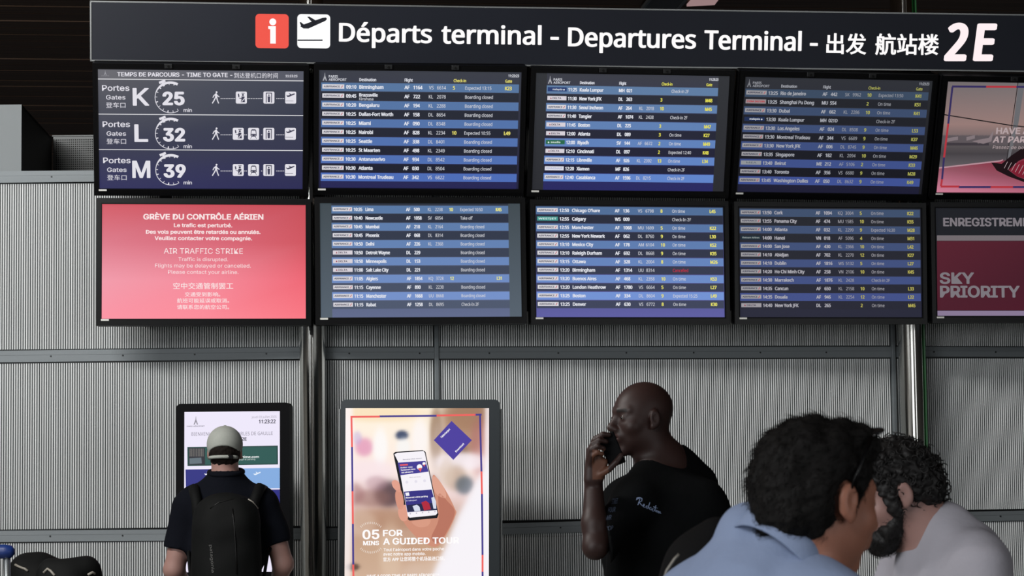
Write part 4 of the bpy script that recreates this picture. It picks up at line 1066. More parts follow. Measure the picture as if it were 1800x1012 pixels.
def face_color(c, M, sc, skin, lip, brow=None, hairline=None, extra=None):
    def f(P):
        q = ((P-V(c))@M)/sc; col = np.tile(lin(skin), (len(P), 1))
        m = (np.abs(q[:, 0]) < .024) & (q[:, 1] > .085) & (q[:, 2] < -.043) & (q[:, 2] > -.070); col[m] = lin(lip)
        if brow is not None:
            ax = np.abs(q[:, 0]); m = (ax > .014) & (ax < .05) & (q[:, 1] > .055) & (np.abs(q[:, 2]-(.031-.10*np.maximum(ax-.036, 0))) < .0055); col[m] = lin(brow)
        if extra is not None: extra(P, q, col)
        return col
    return f
def hand(S, wrist, d, nrm, side, size=1., curl=(.25, .35, .3), spread=.05, thumb=(.6, .2)):
    """palm from wrist along d; nrm = back of the hand; side = thumb side (+1/-1 of d x nrm)"""
    d = V(d, dtype=float); d /= np.linalg.norm(d); n = V(nrm, dtype=float); n = n-d*(n@d); n /= np.linalg.norm(n); w = np.cross(d, n)*side
    z = size; wrist = V(wrist)
    for o in (-.027, -.009, .009, .026):
        S.cap(wrist+w*o*.7*z+d*.010*z, wrist+w*o*z+d*.082*z, .0135*z, .0115*z, .012*z)
    for i, (o, L_, r) in enumerate(((.027, .072, .0088), (.009, .080, .0090), (-.009, .075, .0086), (-.026, .060, .0076))):
        p = wrist+w*o*z+d*.084*z; a = 0; dd = d+w*spread*(1.5-i)*.6; dd /= np.linalg.norm(dd)
        for j, (fr, cu) in enumerate(zip((.45, .32, .23), curl)):
            a += cu; v = dd*math.cos(a)-n*math.sin(a); q = p+v*L_*fr*z; S.cap(p, q, (r-.0006*j)*z, (r-.0006*(j+1))*z, .0035*z); p = q
    p = wrist+w*.022*z+d*.015*z; v = (d*math.cos(thumb[0])+w*math.sin(thumb[0]))-n*thumb[1]; v /= np.linalg.norm(v)
    q = p+v*.045*z; S.cap(p, q, .0155*z, .0115*z, .010*z); v2 = v+d*.5; v2 /= np.linalg.norm(v2); q2 = q+v2*.030*z; S.cap(q, q2, .0110*z, .0100*z, .005*z); S.cap(q2, q2+(v2+d*.2)*.022*z, .0100*z, .0085*z, .005*z)
def legs(S, hip_l, hip_r, fl, fr_, F, r=1.):
    for h, f in ((hip_l, fl), (hip_r, fr_)):
        h = V(h); f = V(f); kn = (h+f)/2+V(F)*.02; kn[2] = .50
        S.cap(h, kn, .092*r, .060*r, .03); S.cap(kn, f+V([0, 0, .10]), .058*r, .040*r, .03); S.cap(f+V([0, 0, .045])-V(F)*.05, f+V([0, 0, .04])+V(F)*.15, .042, .034, .02)
def curl_strand(bm, p, n, size, r, turns=1.2, seed=0):
    rr = random.Random(seed); n = Vector(n).normalized(); u = n.orthogonal().normalized(); w = n.cross(u); a0 = rr.random()*6.28
    pts = []
    for i in range(9):
        t = i/8.; a = a0+turns*6.28*t; pts.append(Vector(p)+n*(size*(.2+1.2*t))+u*(size*.55*math.cos(a))*min(1, t*3)+w*(size*.55*math.sin(a))*min(1, t*3))
    add_tube(bm, pts, [r]*7+[r*.8, r*.3], 5)
EYEW = mat('eye_white', (120, 112, 106), .15, 0, .6); EYEB = mat('iris_dark', (20, 14, 10), .1, 0, .6)
def eyes(parent, c, M, sc=1.):
    for sx in (-1, 1):
        p = V(c)+M@(V([.032*sx, .0772, .008])*sc)
        bm = bmesh.new(); bmesh.ops.create_uvsphere(bm, u_segments=20, v_segments=12, radius=.0110*sc, matrix=Matrix.Translation(p)); e = bm_obj('eye', bm, EYEW, parent, True)
        q = V(c)+M@(V([.032*sx, .0772+.0086, .008])*sc)
        bm = bmesh.new(); bmesh.ops.create_uvsphere(bm, u_segments=14, v_segments=8, radius=.0053*sc, matrix=Matrix.Translation(q)); bm_obj('iris', bm, EYEB, e, True)

# ---------------------------------------------------------------- man in the cap (seen from behind)
YA = 11.1; SK1 = skin_mat('skin_fair', .55)
NAVY = mat('navy_jersey', (8, 10, 17), .9, 0, .08, bump=(60, .15)); TROU = mat('dark_trousers', (26, 28, 34), .85)
PK = mat('backpack_nylon', (8, 9, 9), .75, 0, .12, bump=(220, .12)); CAPM = mat('cap_cotton', (138, 141, 135), .85, 0, .2, bump=(260, .15), noise=(30, .04))
REFL = mat('grey_piping', (120, 116, 108), .5); HAIRB = mat('dark_brown_hair', (22, 17, 15), .85, 0, .1)
pA = empty('person', (W(398, 900, YA)[0], YA, 0)); tag(pA, 'man seen from behind in a grey cap and dark navy T-shirt, facing the kiosk', 'person', None)
hc = W(395.5, 796, YA); FH = V([-.03, .97, -.12]); MH = frame(FH)
cx = W(398, 900, YA)[0]; z_ = lambda y: W(398, y, YA)[2]; x_ = lambda x: W(x, 900, YA)[0]
shL = V([x_(330), YA, z_(888)]); shR = V([x_(467), YA, z_(888)])
elL = V([x_(306), YA+.0, z_(1000)]); elR = V([x_(497), YA+.0, z_(992)])
wrL = V([x_(330), YA+.20, z_(1058)]); wrR = V([x_(474), YA+.20, z_(1056)])
def torso(S, g, k=.05):
    S.ell((cx, YA, z_(905)), (.205+g, .115+g, .12), k); S.ell((cx, YA+.005, z_(960)), (.185+g, .122+g, .20), k); S.ell((cx, YA+.01, z_(1060)), (.172+g, .125+g, .20), k); S.ell((cx, YA+.01, z_(1120)), (.18+g, .125+g, .15), k)
    S.cap((cx-.15, YA, z_(878)), (cx+.15, YA, z_(878)), .062+g, None, k); S.cap((cx, YA-.012, z_(856)), (cx, YA, z_(890)), .080+g, .13+g, k); S.cap((cx-.06, YA-.01, z_(862)), (cx+.06, YA-.01, z_(862)), .05+g, None, k)
S = Field((cx-.40, YA-.22, 0), (cx+.40, YA+.46, hc[2]+.14), .0055, .95, .014)
head(S, hc, MH, .95, 1.0, (cx, YA-.005, z_(860)), (.060, .068)); torso(S, 0)
for sh, el, wr, sd in ((shL, elL, wrL, 1), (shR, elR, wrR, -1)):
    S.cap(sh, el, .060, .050, .03); S.cap(el, wr, .049, .030, .02); hand(S, wr, (0, .9, -.3), (0, .3, .9), sd, .95, (.5, .5, .4))
legs(S, (cx-.10, YA+.01, .90), (cx+.10, YA+.01, .90), (cx-.13, YA, 0), (cx+.13, YA, 0), (0, 1, 0))
def exA(P, q, col):
    m = ((q[:, 2] > -.035) & (q[:, 1] < .03) & (P[:, 2] > hc[2]-.2)) & (np.abs(q[:, 0]) < .075); col[m] = lin((46, 36, 30))
    col[P[:, 2] < .93] = lin((26, 28, 34)); col[P[:, 2] < .09] = lin((30, 30, 32))
S.mesh('body', SK1, pA, 2, face_color(hc, MH, .95, (138, 106, 98), (110, 70, 66), (40, 30, 26), extra=exA))
S = Field((cx-.40, YA-.24, .88), (cx+.40, YA+.24, z_(826)), .0055); torso(S, .012); S.cap((cx, YA-.02, z_(842)), (cx, YA-.012, z_(885)), .086, .14, .03)
for sh, el in ((shL, elL), (shR, elR)):
    dd = (el-sh)/np.linalg.norm(el-sh); e = sh+(el-sh)*.66; S.cap(sh, sh+(el-sh)*.95, .070, .072, .035, cut=[(e, dd)])
S.noise(.005, 38, seed=4, stretch=(1, 1, .6)); S.maxplane((0, 0, .90), (0, 0, -1))
sh1 = S.mesh('tshirt', NAVY, pA, 2)
bm = bmesh.new(); cz = z_(834); n_ = 28
add_tube(bm, [(cx+.080*math.cos(2*math.pi*i/n_), YA-.014+.080*math.sin(2*math.pi*i/n_), cz+.012+.014*math.cos(2*math.pi*i/n_+math.pi/2)*-1) for i in range(n_+1)], .013, 10, False)
bm_obj('collar', bm, NAVY, sh1, True)
S = Field(hc-V([.12, .14, .16]), hc+V([.12, .14, .10]), .004)    # short hair under the cap
LH = lambda x, y, z, s_=.95: hc+MH@(V([x, y, z])*s_)
S.ell(LH(0, -.022, .010), V([.081, .098, .085])*.95, .01, R=MH); S.ell(LH(0, -.03, -.045), V([.064, .066, .045])*.95, .02, R=MH)
S.maxplane(LH(0, .03, 0), MH@V([0, 1, .2])); S.noise(.0022, 300, seed=3); S.mesh('hair', HAIRB, pA, 1)
# cap: crown shell, opening with strap, button, brim
S = Field(hc-V([.13, .15, .12]), hc+V([.13, .22, .16]), .0035)
S.ell(LH(0, -.014, .042), V([.090, .110, .094])*.97, .01, R=MH); S.maxplane(LH(0, 0, -.022), MH@V([0, -.36, -1.])); S.ell(LH(0, -.14, -.016), V([.042, .09, .030])*.95, .003, R=MH, mode='s')
S.ell(LH(0, -.014, .036), V([.082, .102, .088])*.95, .0, R=MH, mode='s')
S.cap(LH(-.05, .115, -.0), LH(.05, .115, 0), .012, None, .01); S.ell(LH(0, .135, -.006), V([.078, .075, .010]), .01, R=MH)
cpo = S.mesh('cap', CAPM, pA, 2); cpo['label'] = 'pale grey baseball cap with an open back strap'
bm = bmesh.new(); add_tube(bm, [LH(x, -.014-.108*math.sqrt(max(0, 1-(x/.09)**2)), -.040-.08*(.05**2-x*x)*4+.006) for x in np.linspace(-.070, .070, 13)], .0085, 8); bm_obj('strap', bm, CAPM, cpo, True)
bm = bmesh.new(); bmesh.ops.create_uvsphere(bm, u_segments=12, v_segments=8, radius=.008, matrix=Matrix.Translation(LH(0, -.014, .138)) @ Matrix.Diagonal((1, 1, .5, 1))); bm_obj('button', bm, CAPM, cpo, True)
for sx in (-1, 1):
    bm = bmesh.new(); pp = LH(.040*sx, -.014-.090, .062); bmesh.ops.create_uvsphere(bm, u_segments=8, v_segments=6, radius=.0035, matrix=Matrix.Translation(pp)); bm_obj('eyelet', bm, M_screw, cpo, True)
bkl = LH(.040, -.118, -.036); bm = bmesh.new(); add_box(bm, bkl-V([.012, .006, .010]), bkl+V([.012, .002, .010]), .003); bm_obj('buckle', bm, M_kblack, cpo)
# backpack
pb = empty('backpack', (x_(404), YA-.2, 0)); tag(pb, 'black backpack worn by the man in the cap', 'backpack')
S = Field((x_(404)-.26, YA-.36, z_(1150)), (x_(404)+.26, YA+.02, z_(845)), .0055)
by = YA-.19
S.cap((x_(406), by, z_(930)), (x_(406), by, z_(1075)), .165, .175, .03, flat=((0, 1, 0), .62)); S.ell((x_(407), by+.01, z_(907)), (.150, .085, .115), .04)
S.cap((x_(407), by-.055, z_(975)), (x_(405), by-.06, z_(1080)), .10, .125, .03, flat=((0, 1, 0), .5)); S.noise(.0035, 45, seed=8)
bo = S.mesh('pack_body', PK, pb, 2); 
from mathutils.bvhtree import BVHTree
def raycast_on(o, px, py, off=.002):
    dg = bpy.context.evaluated_depsgraph_get(); me = o.data
    if 'bvh' not in _bv or _bv['bvh'][0] is not me:
        _bv['bvh'] = (me, BVHTree.FromPolygons([v.co for v in me.vertices], [tuple(p.vertices) for p in me.polygons]))
    d = ray(px, py); d = d/np.linalg.norm(d); h = _bv['bvh'][1].ray_cast(Vector(CP), Vector(d))
    return (V(h[0])-d*off, V(h[1])) if h[0] is not None else (None, None)
_bv = {}
def draw_on(o, name, strokes, r, material, parent):
    """stitch or print line laid on a surface: strokes are image-space paths"""
    bm = bmesh.new()
    for st in strokes:
        pts = [raycast_on(o, x, y, r*.5)[0] for x, y in st]; pts = [p for p in pts if p is not None]
        if len(pts) > 1: add_tube(bm, pts, r, 6)
    return bm_obj(name, bm, material, parent, True)
S_ = lambda pts: [c3(*p) for p in pts]
c3b = crop_fn(280, 690, 3.143); P3 = lambda L_: [c3b(*p) for p in L_]
draw_on(bo, 'zip', [P3([(404, 640), (410, 700), (418, 800), (424, 900), (428, 1000)])], .0035, M_screw, pb)
draw_on(bo, 'piping', [P3([(490, 588), (515, 602), (545, 640), (562, 672), (576, 714)])], .004, REFL, pb)
draw_on(bo, 'zip', [P3([(280, 640), (330, 605), (400, 588), (470, 582), (520, 604), (560, 660)])], .003, M_screw, pb)
for sx, x0 in ((-1, 352), (1, 452)):
    bm = bmesh.new(); xa = x_(x0); add_tube(bm, [(xa+sx*.03, YA+.02, z_(862)), (xa+sx*.02, YA-.07, z_(858)), (xa, YA-.125, z_(880)), (xa-sx*.01, YA-.15, z_(930))], [.026, .027, .026, .022], 12)
    bm_obj('shoulder_strap', bm, PK, pb, True)
for sx, xx in ((-1, 337), (1, 474)):
    bm = bmesh.new(); add_tube(bm, [(x_(xx)+sx*-.02, YA-.15, z_(1030)), (x_(xx), YA-.11, z_(975)), (x_(xx)+sx*.01, YA-.02, z_(960))], .008, 8)
    bm_obj('side_strap', bm, PK, pb, True)
# woven brand lettering down the left of the pack
co, fs = glyphs('patagonia', 'h'); p0, _n = raycast_on(bo, *c3b(277, 838)); L_ = W(*c3b(290, 995), YA)-W(*c3b(277, 838), YA); Ls = np.linalg.norm(L_)
x1g = co[:, 0].max(); pts = []
for a, b in co:
    q = raycast_on(bo, *c3b(278+a/x1g*12+b*26, 838+a/x1g*155-b*2), .003)[0]; pts.append(q if q is not None else p0)
mesh_obj('brand_lettering', pts, fs, mat('grey_thread', (78, 78, 76), .7), pb)

# ---------------------------------------------------------------- bald man on the phone
YB_ = 7.3; SK2 = skin_mat('skin_deep', .5, .3); BLK = mat('black_jersey', (5, 6, 7), .9, 0, .08, bump=(60, .12))
pB = empty('person', (W(1160, 900, YB_)[0], YB_, 0)); tag(pB, 'bald man in a black T-shirt holding a phone to his mouth', 'person')
X2 = lambda x, dy=0: W(x, 900, YB_+dy)[0]; Z2 = lambda y, dy=0: W(1160, y, YB_+dy)[2]; P2 = lambda x, y, dy=0: W(x, y, YB_+dy)
hb = P2(1127, 737); MB_ = frame((-.90, -.42, -.03)); SB = .995
LB_ = lambda x, y, z: hb+MB_@(V([x, y, z])*SB)
SH = (P2(1117, 884, -.12), P2(1222, 878, .10))       # his right (image left, nearer) and left shoulder
elb = P2(1046, 961, -.28); wri = P2(1043, 846, -.21)
elb2 = P2(1254, 1010, .10); wri2 = P2(1215, 1090, -.05)
tc_ = P2(1168, 920)
Ru = frame((-.45, -.89, 0)); 
def torsoB(S, g, k=.05):
    T = lambda x, y, z: V([tc_[0], tc_[1], 0])+Ru@V([x, y, 0])+V([0, 0, z])
    S.ell(T(0, 0, Z2(905)), (.215+g, .125+g, .13), k, R=Ru); S.ell(T(0, .01, Z2(965)), (.195+g, .135+g, .21), k, R=Ru); S.ell(T(0, .01, Z2(1085)), (.185+g, .14+g, .24), k, R=Ru); S.ell(T(0, 0, .98), (.185+g, .135+g, .17), k, R=Ru)
    S.cap(T(-.13, -.01, Z2(882)), T(.13, -.01, Z2(880)), .056+g, None, k); S.cap(P2(1176, 804, .03), P2(1222, 850, .08), .046+g, .050+g, k); S.cap(P2(1140, 838, -.04), P2(1118, 866, -.1), .040+g, .048+g, k); S.cap(T(0, -.03, Z2(825)), T(0, -.01, Z2(880)), .070+g, .13+g, k)
    S.cap(SH[0], SH[1], .060+g, .064+g, k)
S = Field((X2(1010)-.03, YB_-.42, 0), (X2(1290), YB_+.32, hb[2]+.135), .0042, 1.15, .014)
head(S, hb, MB_, SB, 1.02, P2(1157, 832, .0), (.062, .072)); torsoB(S, 0)
S.cap(SH[0], elb, .054, .036, .03); S.chain([elb, elb+(wri-elb)*.35, wri], [.036, .038, .028], .02)
S.cap(SH[1], elb2, .060, .048, .03); S.cap(elb2, wri2, .046, .03, .02); hand(S, wri2, (-.2, -.3, -.9), (.9, -.2, 0), 1, 1., (.3, .4, .3))
# the phone hand: palm faces his mouth, four fingers over the far edge, thumb below
D = -.235
palm = [P2(1041, 838, D+.01), P2(1045, 800, D)]
for (a, b, ra, rb) in (((1036, 842), (1038, 792), .018, .014), ((1046, 842), (1050, 800), .018, .015), ((1055, 838), (1062, 812), .014, .013)): S.cap(P2(*a, D), P2(*b, D), ra, rb, .014)
for pts_, r in (([(1038, 790, 0), (1046, 771, -.014), (1060, 763, -.022), (1071, 764, -.016)], .0092), ([(1036, 797, -.006), (1042, 780, -.026), (1054, 773, -.034), (1066, 776, -.026)], .0092),
                ([(1036, 806, -.010), (1040, 790, -.030), (1051, 784, -.038), (1062, 788, -.03)], .0088), ([(1038, 815, -.012), (1041, 801, -.030), (1050, 795, -.036), (1059, 798, -.03)], .0078),
                ([(1054, 834, -.010), (1071, 824, -.020), (1083, 812, -.024), (1092, 800, -.020)], .0105)):
    q = [P2(a, b, D+c_) for a, b, c_ in pts_]; S.chain(q, [r*1.12, r, r*.96, r*.86], .0035)
hx, hy_ = Ru@V([.1, 0, 0]), 0
b0 = V([tc_[0], tc_[1], 0])
legs(S, b0+V([-.09, -.03, .93]), b0+V([.09, .03, .93]), b0+V([-.12, -.05, 0]), b0+V([.13, .05, 0]), (-.4, -.9, 0), 1.05)
def exB(P, q, col):
    col[P[:, 2] < .93] = lin((24, 24, 30)); col[P[:, 2] < .09] = lin((14, 14, 16))
    pm = (P[:, 0] < P2(1068, 800, D)[0]) & (P[:, 2] > P2(1040, 842, D)[2]) & (P[:, 2] < P2(1040, 790, D)[2]) & (P[:, 0] > P2(1040, 800, D)[0]) & (P[:, 1] < YB_+D+.05); col[pm] = lin((92, 60, 46))
boB = S.mesh('body', SK2, pB, 2, face_color(hb, MB_, SB, (45, 29, 26), (54, 33, 31), (24, 17, 15), extra=exB)); eyes(pB, hb, MB_, SB)
S = Field((X2(1030)-.03, YB_-.42, .86), (X2(1300), YB_+.36, Z2(782)), .0045); torsoB(S, .013)
for a, b, f_ in ((SH[0], elb, .56), (SH[1], elb2, .80)):
    dd = (b-a)/np.linalg.norm(b-a); e = a+(b-a)*f_
    if f_ < .6: e = P2(1063, 930, -.2); dd = V([-1., -.1, -.12]); S.cap(a, a+(b-a)*.98, .068, .062, .03, cut=[(e, dd)])
    else: S.cap(a, a+(b-a)*.95, .062, .066, .035, cut=[(e, dd)])
S.cap(P2(1092, 925, -.13), P2(1094, 1010, -.10), .050, .052, .03); S.noise(.006, 30, seed=14, stretch=(1, 1, .5)); S.cap(P2(1157, 836), P2(1140, 770), .066, .068, .004, mode='s'); S.maxplane((0, 0, .88), (0, 0, -1))
tB = S.mesh('tshirt', BLK, pB, 2)
nb = P2(1157, 832); nk = (P2(1140, 775)-nb); nk /= np.linalg.norm(nk); u_ = np.cross(nk, V([0, 1, 0])); u_ /= np.linalg.norm(u_); w_ = np.cross(nk, u_)
bm = bmesh.new(); add_tube(bm, [nb+nk*.002+.070*(u_*math.cos(2*math.pi*i/28)+w_*math.sin(2*math.pi*i/28)) for i in range(29)], .009, 8, False); bm_obj('neck_rib', bm, BLK, tB, True)
# chest script and sleeve print
def print_on(o, name, text, fnt, P0, ex, ey, material, parent, bold=0):
    """lettering laid on the cloth: P0 image point, ex/ey image vectors for text length and height"""
    co, fs = glyphs(text, fnt); x1g = co[:, 0].max()-co[:, 0].min(); ch = cap_height(fnt); vs, ff = [], []
    offs = [(0, 0)] if not bold else [(bold, 0), (-bold, 0), (0, bold), (0, -bold)]
    for ox, oy in offs:
        b0_ = len(vs); ok = []
        for a, b in co:
            a_ = (a-co[:, 0].min())/x1g; b_ = b/ch; q = raycast_on(o, P0[0]+ex[0]*a_+ey[0]*b_+ox, P0[1]+ex[1]*a_+ey[1]*b_+oy, .003)[0]
            ok.append(q is not None); vs.append(q if q is not None else V([0, 0, 0]))
        ff += [tuple(i+b0_ for i in f) for f in fs if all(ok[i] for i in f)]
    return mesh_obj(name, vs, ff, material, parent)
M_ink = mat('pale_blue_ink', (120, 136, 168), .7); M_ink2 = mat('faded_blue_ink', (54, 64, 84), .8)
cB = crop_fn(1000, 660, 2.873)
# handwritten word built from pen strokes
strokes = {'R': [(350, 655), (356, 640), (362, 622), (352, 620), (340, 628), (345, 618), (362, 615), (374, 622), (372, 634), (358, 640), (366, 650), (378, 662)],
           'e': [(378, 660), (388, 656), (388, 650), (381, 652), (379, 661), (386, 667), (394, 664)],
           'd': [(408, 660), (399, 660), (396, 668), (403, 674), (409, 666), (417, 640), (409, 668), (414, 676)],
           'a': [(427, 668), (418, 668), (415, 676), (421, 681), (428, 672), (427, 680), (432, 683)],
           'c': [(440, 676), (434, 674), (431, 682), (436, 688), (442, 685)],
           't': [(452, 656), (445, 684), (450, 690)], 'bar': [(438, 664), (462, 672)],
           'i': [(455, 680), (452, 690), (457, 692)], 'o': [(462, 684), (457, 688), (460, 695), (466, 692), (464, 685)], 'n': [(469, 688), (467, 698), (473, 690), (477, 690), (475, 698), (482, 699)]}
# the script spans x 338-468, y 612-695 in the crop
def fitp(p): return cB(338+(p[0]-338)*130/146., 616+(p[1]-616)*80/84.)
draw_on(tB, 'script_print', [[fitp(p) for p in v] for v in strokes.values()], .0014, M_ink, tB)
for tx, x_0, y_0, w0, h0 in (('STREET', 216, 648, 30, 26), ('FOUR', 198, 690, 36, 24), ('WR', 184, 730, 30, 24), ('POP', 186, 782, 36, 22)):
    print_on(tB, 'sleeve_print', tx, 'h', cB(x_0, y_0), (w0/2.873, -1.2), (1., -h0/2.873), M_ink2, tB)
# telephone
ph_ = empty('smartphone', tuple(P2(1075, 790, D))); tag(ph_, 'black smartphone held to the mouth by the bald man', 'phone')
a, b = P2(1066, 768, D), P2(1084, 812, D); ax_ = (a-b); Lp = .148; ax_ /= np.linalg.norm(ax_); nn_ = V([-.35, -.93, .1]); nn_ -= ax_*(nn_@ax_); nn_ /= np.linalg.norm(nn_); sd = np.cross(ax_, nn_)
bm = bmesh.new(); add_box(bm, (-.028, -.004, -.052), (.028, .004, .052), .0035, 3); o = bm_obj('case', bm, M_kblack, ph_)
mm = Matrix([[*(sd[i], nn_[i], ax_[i], 0)] for i in range(3)]+[[0, 0, 0, 1]]); o.matrix_local = mm
o2 = box('glass', (-.0255, -.0045, -.049), (.0255, -.0035, .049), M_bezel, ph_); o2.matrix_local = mm

# ---------------------------------------------------------------- man in the light blue shirt (foreground)
YC = 3.8; SK3 = skin_mat('skin_tan', .5); BLUE = mat('light_blue_cotton', (128, 142, 170), .85, 0, .25, bump=(90, .12)); HAIR3 = mat('dark_hair', (13, 11, 10), .75, 0, .2)
pC = empty('person', (W(1330, 1000, YC)[0], YC+.03, 0)); tag(pC, 'dark-haired man in a light blue shirt, turned away in the foreground', 'person')
P3_ = lambda x, y, dy=0: W(x, y, YC+dy)
hcC = P3_(1441, 881); MC = frame((.86, .50, -.16)); SC = 1.0; LC_ = lambda x, y, z: hcC+MC@(V([x, y, z])*SC)
nbC = P3_(1385, 975, .02); tb = P3_(1335, 1010, .04); tx0, ty0 = tb[0], tb[1]
RC = frame((.75, .66, 0)); TC = lambda x, y, z: V([tx0, ty0, 0])+RC@V([x, y, 0])+V([0, 0, z])
ZN = P3_(1350, 962)[2]
def torsoC(S, g, k=.05):
    S.cap(TC(-.12, 0, ZN-.085), TC(.12, 0, ZN-.085), .058+g, None, k); S.ell(TC(0, -.01, ZN-.14), (.185+g, .120+g, .13), k, R=RC); S.ell(TC(0, 0, ZN-.30), (.19+g, .135+g, .22), k, R=RC); S.ell(TC(0, .01, ZN-.50), (.175+g, .135+g, .22), k, R=RC)
    S.cap(P3_(1316, 944, .03), TC(0, -.02, ZN-.12), .040+g, .11+g, k)
shC = (TC(-.165, 0, ZN-.115), TC(.165, 0, ZN-.115)); elC = (TC(-.22, .06, ZN-.38), TC(.22, .08, ZN-.38)); wrC = (TC(-.17, .26, ZN-.46), TC(.17, .28, ZN-.46))
S = Field((tx0-.42, ty0-.42, 0), (tx0+.42, ty0+.42, hcC[2]+.15), .0045, 1.15, .014)
head(S, hcC, MC, SC, 1.0, nbC, (.058, .066)); torsoC(S, 0)
S.cap(nbC, TC(0, -.01, ZN-.08), .064, .080, .04)
for sh, el, wr, sd_ in zip(shC, elC, wrC, (1, -1)): S.cap(sh, el, .056, .046, .03); S.cap(el, wr, .045, .030, .02); hand(S, wr, RC@V([0, .9, -.2]), (0, 0, 1), sd_, 1., (.4, .5, .4))
legs(S, TC(-.10, 0, .88), TC(.10, 0, .88), TC(-.12, 0, 0), TC(.12, .05, 0), RC@V([0, 1, 0]))
def exC(P, q, col):
    col[P[:, 2] < .88] = lin((52, 50, 54)); col[P[:, 2] < .09] = lin((30, 24, 20))
    m = (q[:, 2] > .035) & (q[:, 1] < .030) & (P[:, 2] > 1.4); col[m] = lin((30, 25, 22))
S.mesh('body', SK3, pC, 2, face_color(hcC, MC, SC, (160, 108, 88), (130, 80, 72), (34, 26, 22), extra=exC)); eyes(pC, hcC, MC, SC)
# hair: thick, wavy, over the ears at the back, sideburn in front of the ear
S = Field(hcC-V([.17, .17, .20]), hcC+V([.17, .17, .18]), .0032)
He = lambda p, r, k=.02, mode='u': S.ell(LC_(*p), V(r)*SC, k, R=MC, mode=mode)
He((0, -.018, .046), (.083, .106, .090), .01); He((0, -.050, -.008), (.072, .074, .066), .03); He((0, -.058, -.042), (.048, .042, .032), .03); He((0, .045, .108), (.054, .056, .026), .03)
for sx in (-1, 1): He((.075*sx, .016, .030), (.010, .014, .034), .01)
S.maxplane(LC_(0, .044, .045), MC@V([0, 1, -.30])); 
for sx in (-1, 1): S.ell(LC_(.088*sx, -.004, -.006), V([.032, .030, .038])*SC, .008, R=MC, mode='s')
S.ell(LC_(0, .112, .012), V([.09, .085, .078])*SC, .01, R=MC, mode='s')
S.noise(.0042, 60, seed=21, n=14, stretch=(1, 1, .5), ridged=True); S.noise(.0016, 260, seed=22, n=12)
hrC = S.mesh('hair', HAIR3, pC, 1)
def scatter_strands(o, name, n, length, r, material, parent, zmin, seed, curl=.5, flow=None):
    rr = np.random.RandomState(seed); me = o.data; co = np.empty(len(me.vertices)*3); me.vertices.foreach_get('co', co); co = co.reshape(-1, 3); no = np.empty(len(me.vertices)*3); me.vertices.foreach_get('normal', no); no = no.reshape(-1, 3)
    ii = rr.choice(len(co), n); vs, fs = [], []
    for i in ii:
        p = co[i]; nn = no[i]
        if p[2] < zmin: continue
        fl = V(flow) if flow is not None else V([0, 0, -1.]); t = fl+rr.randn(3)*.45; t -= nn*(t@nn); t /= (np.linalg.norm(t)+1e-9); L0 = length*(.5+rr.rand()); side = np.cross(nn, t); ph0 = rr.rand()*6.28
        pts = [p-nn*.002+t*L0*s_+nn*(L0*.34*math.sin(s_*2.2)+.0)+side*L0*curl*math.sin(ph0+s_*5) for s_ in np.linspace(0, 1, 6)]
        b = len(vs)
        for j, q in enumerate(pts):
            rad = r*(1-.75*j/5.)
            for a in (0, 2.1, 4.2): vs.append(q+rad*(side*math.cos(a)+nn*math.sin(a)))
        for j in range(5):
            for a in range(3): fs.append((b+j*3+a, b+j*3+(a+1) % 3, b+j*3+3+(a+1) % 3, b+j*3+3+a))
    s_o = mesh_obj(name, vs, fs, material, parent, True); s_o['kind'] = 'stuff'; return s_o
scatter_strands(hrC, 'loose_strands', 3600, .016, .0006, HAIR3, hrC, hcC[2]-.10, 5, .08, MC@V([.05, -1.1, -.9]))
# shirt and collar
S = Field((tx0-.44, ty0-.44, .80), (tx0+.44, ty0+.44, ZN+.09), .0048); torsoC(S, .013)
for a, b in zip(shC, elC): S.cap(a, b, .074, .070, .035)
for a, b in zip(elC, wrC): S.cap(a, a+(b-a)*.9, .066, .052, .03)
S.noise(.009, 20, seed=31, stretch=(1, 1, .6)); S.noise(.003, 60, seed=33, stretch=(1, 1, .4)); S.cap(P3_(1381, 966)-.08*V([.5, .28, .82]), P3_(1381, 966)-.030*V([.5, .28, .82]), .086, .072, .008); S.cap(P3_(1381, 966)+.07*V([.5, .28, .82]), P3_(1381, 966)+.16*V([.5, .28, .82]), .072, .074, .004, mode='s'); S.maxplane((0, 0, .82), (0, 0, -1))
tC = S.mesh('shirt', BLUE, pC, 2)
# stand collar folded over: a tilted band round the neck
na = V([.50, .28, .82]); na /= np.linalg.norm(na); bk = MC@V([0, -1, 0]); bk -= na*(bk@na); bk /= np.linalg.norm(bk); sdv = np.cross(na, bk); cc0 = P3_(1381, 966, .0)
vs, fs = [], []; NN = 40
for i in range(NN+1):
    a = math.radians(-165+330*i/NN); dr = bk*math.cos(a)+sdv*math.sin(a); lift = .024*math.cos(a)
    for (rr_, zz) in ((.068, .016), (.072, .025), (.078, .024), (.086, -.004), (.094, -.036), (.091, -.038), (.072, -.02)): vs.append(cc0+dr*rr_*1.02+na*(zz+lift))
for i in range(NN):
    for j in range(6): b = i*7+j; fs.append((b, b+1, b+8, b+7))
co_ = mesh_obj('collar', vs, fs, BLUE, tC, True)
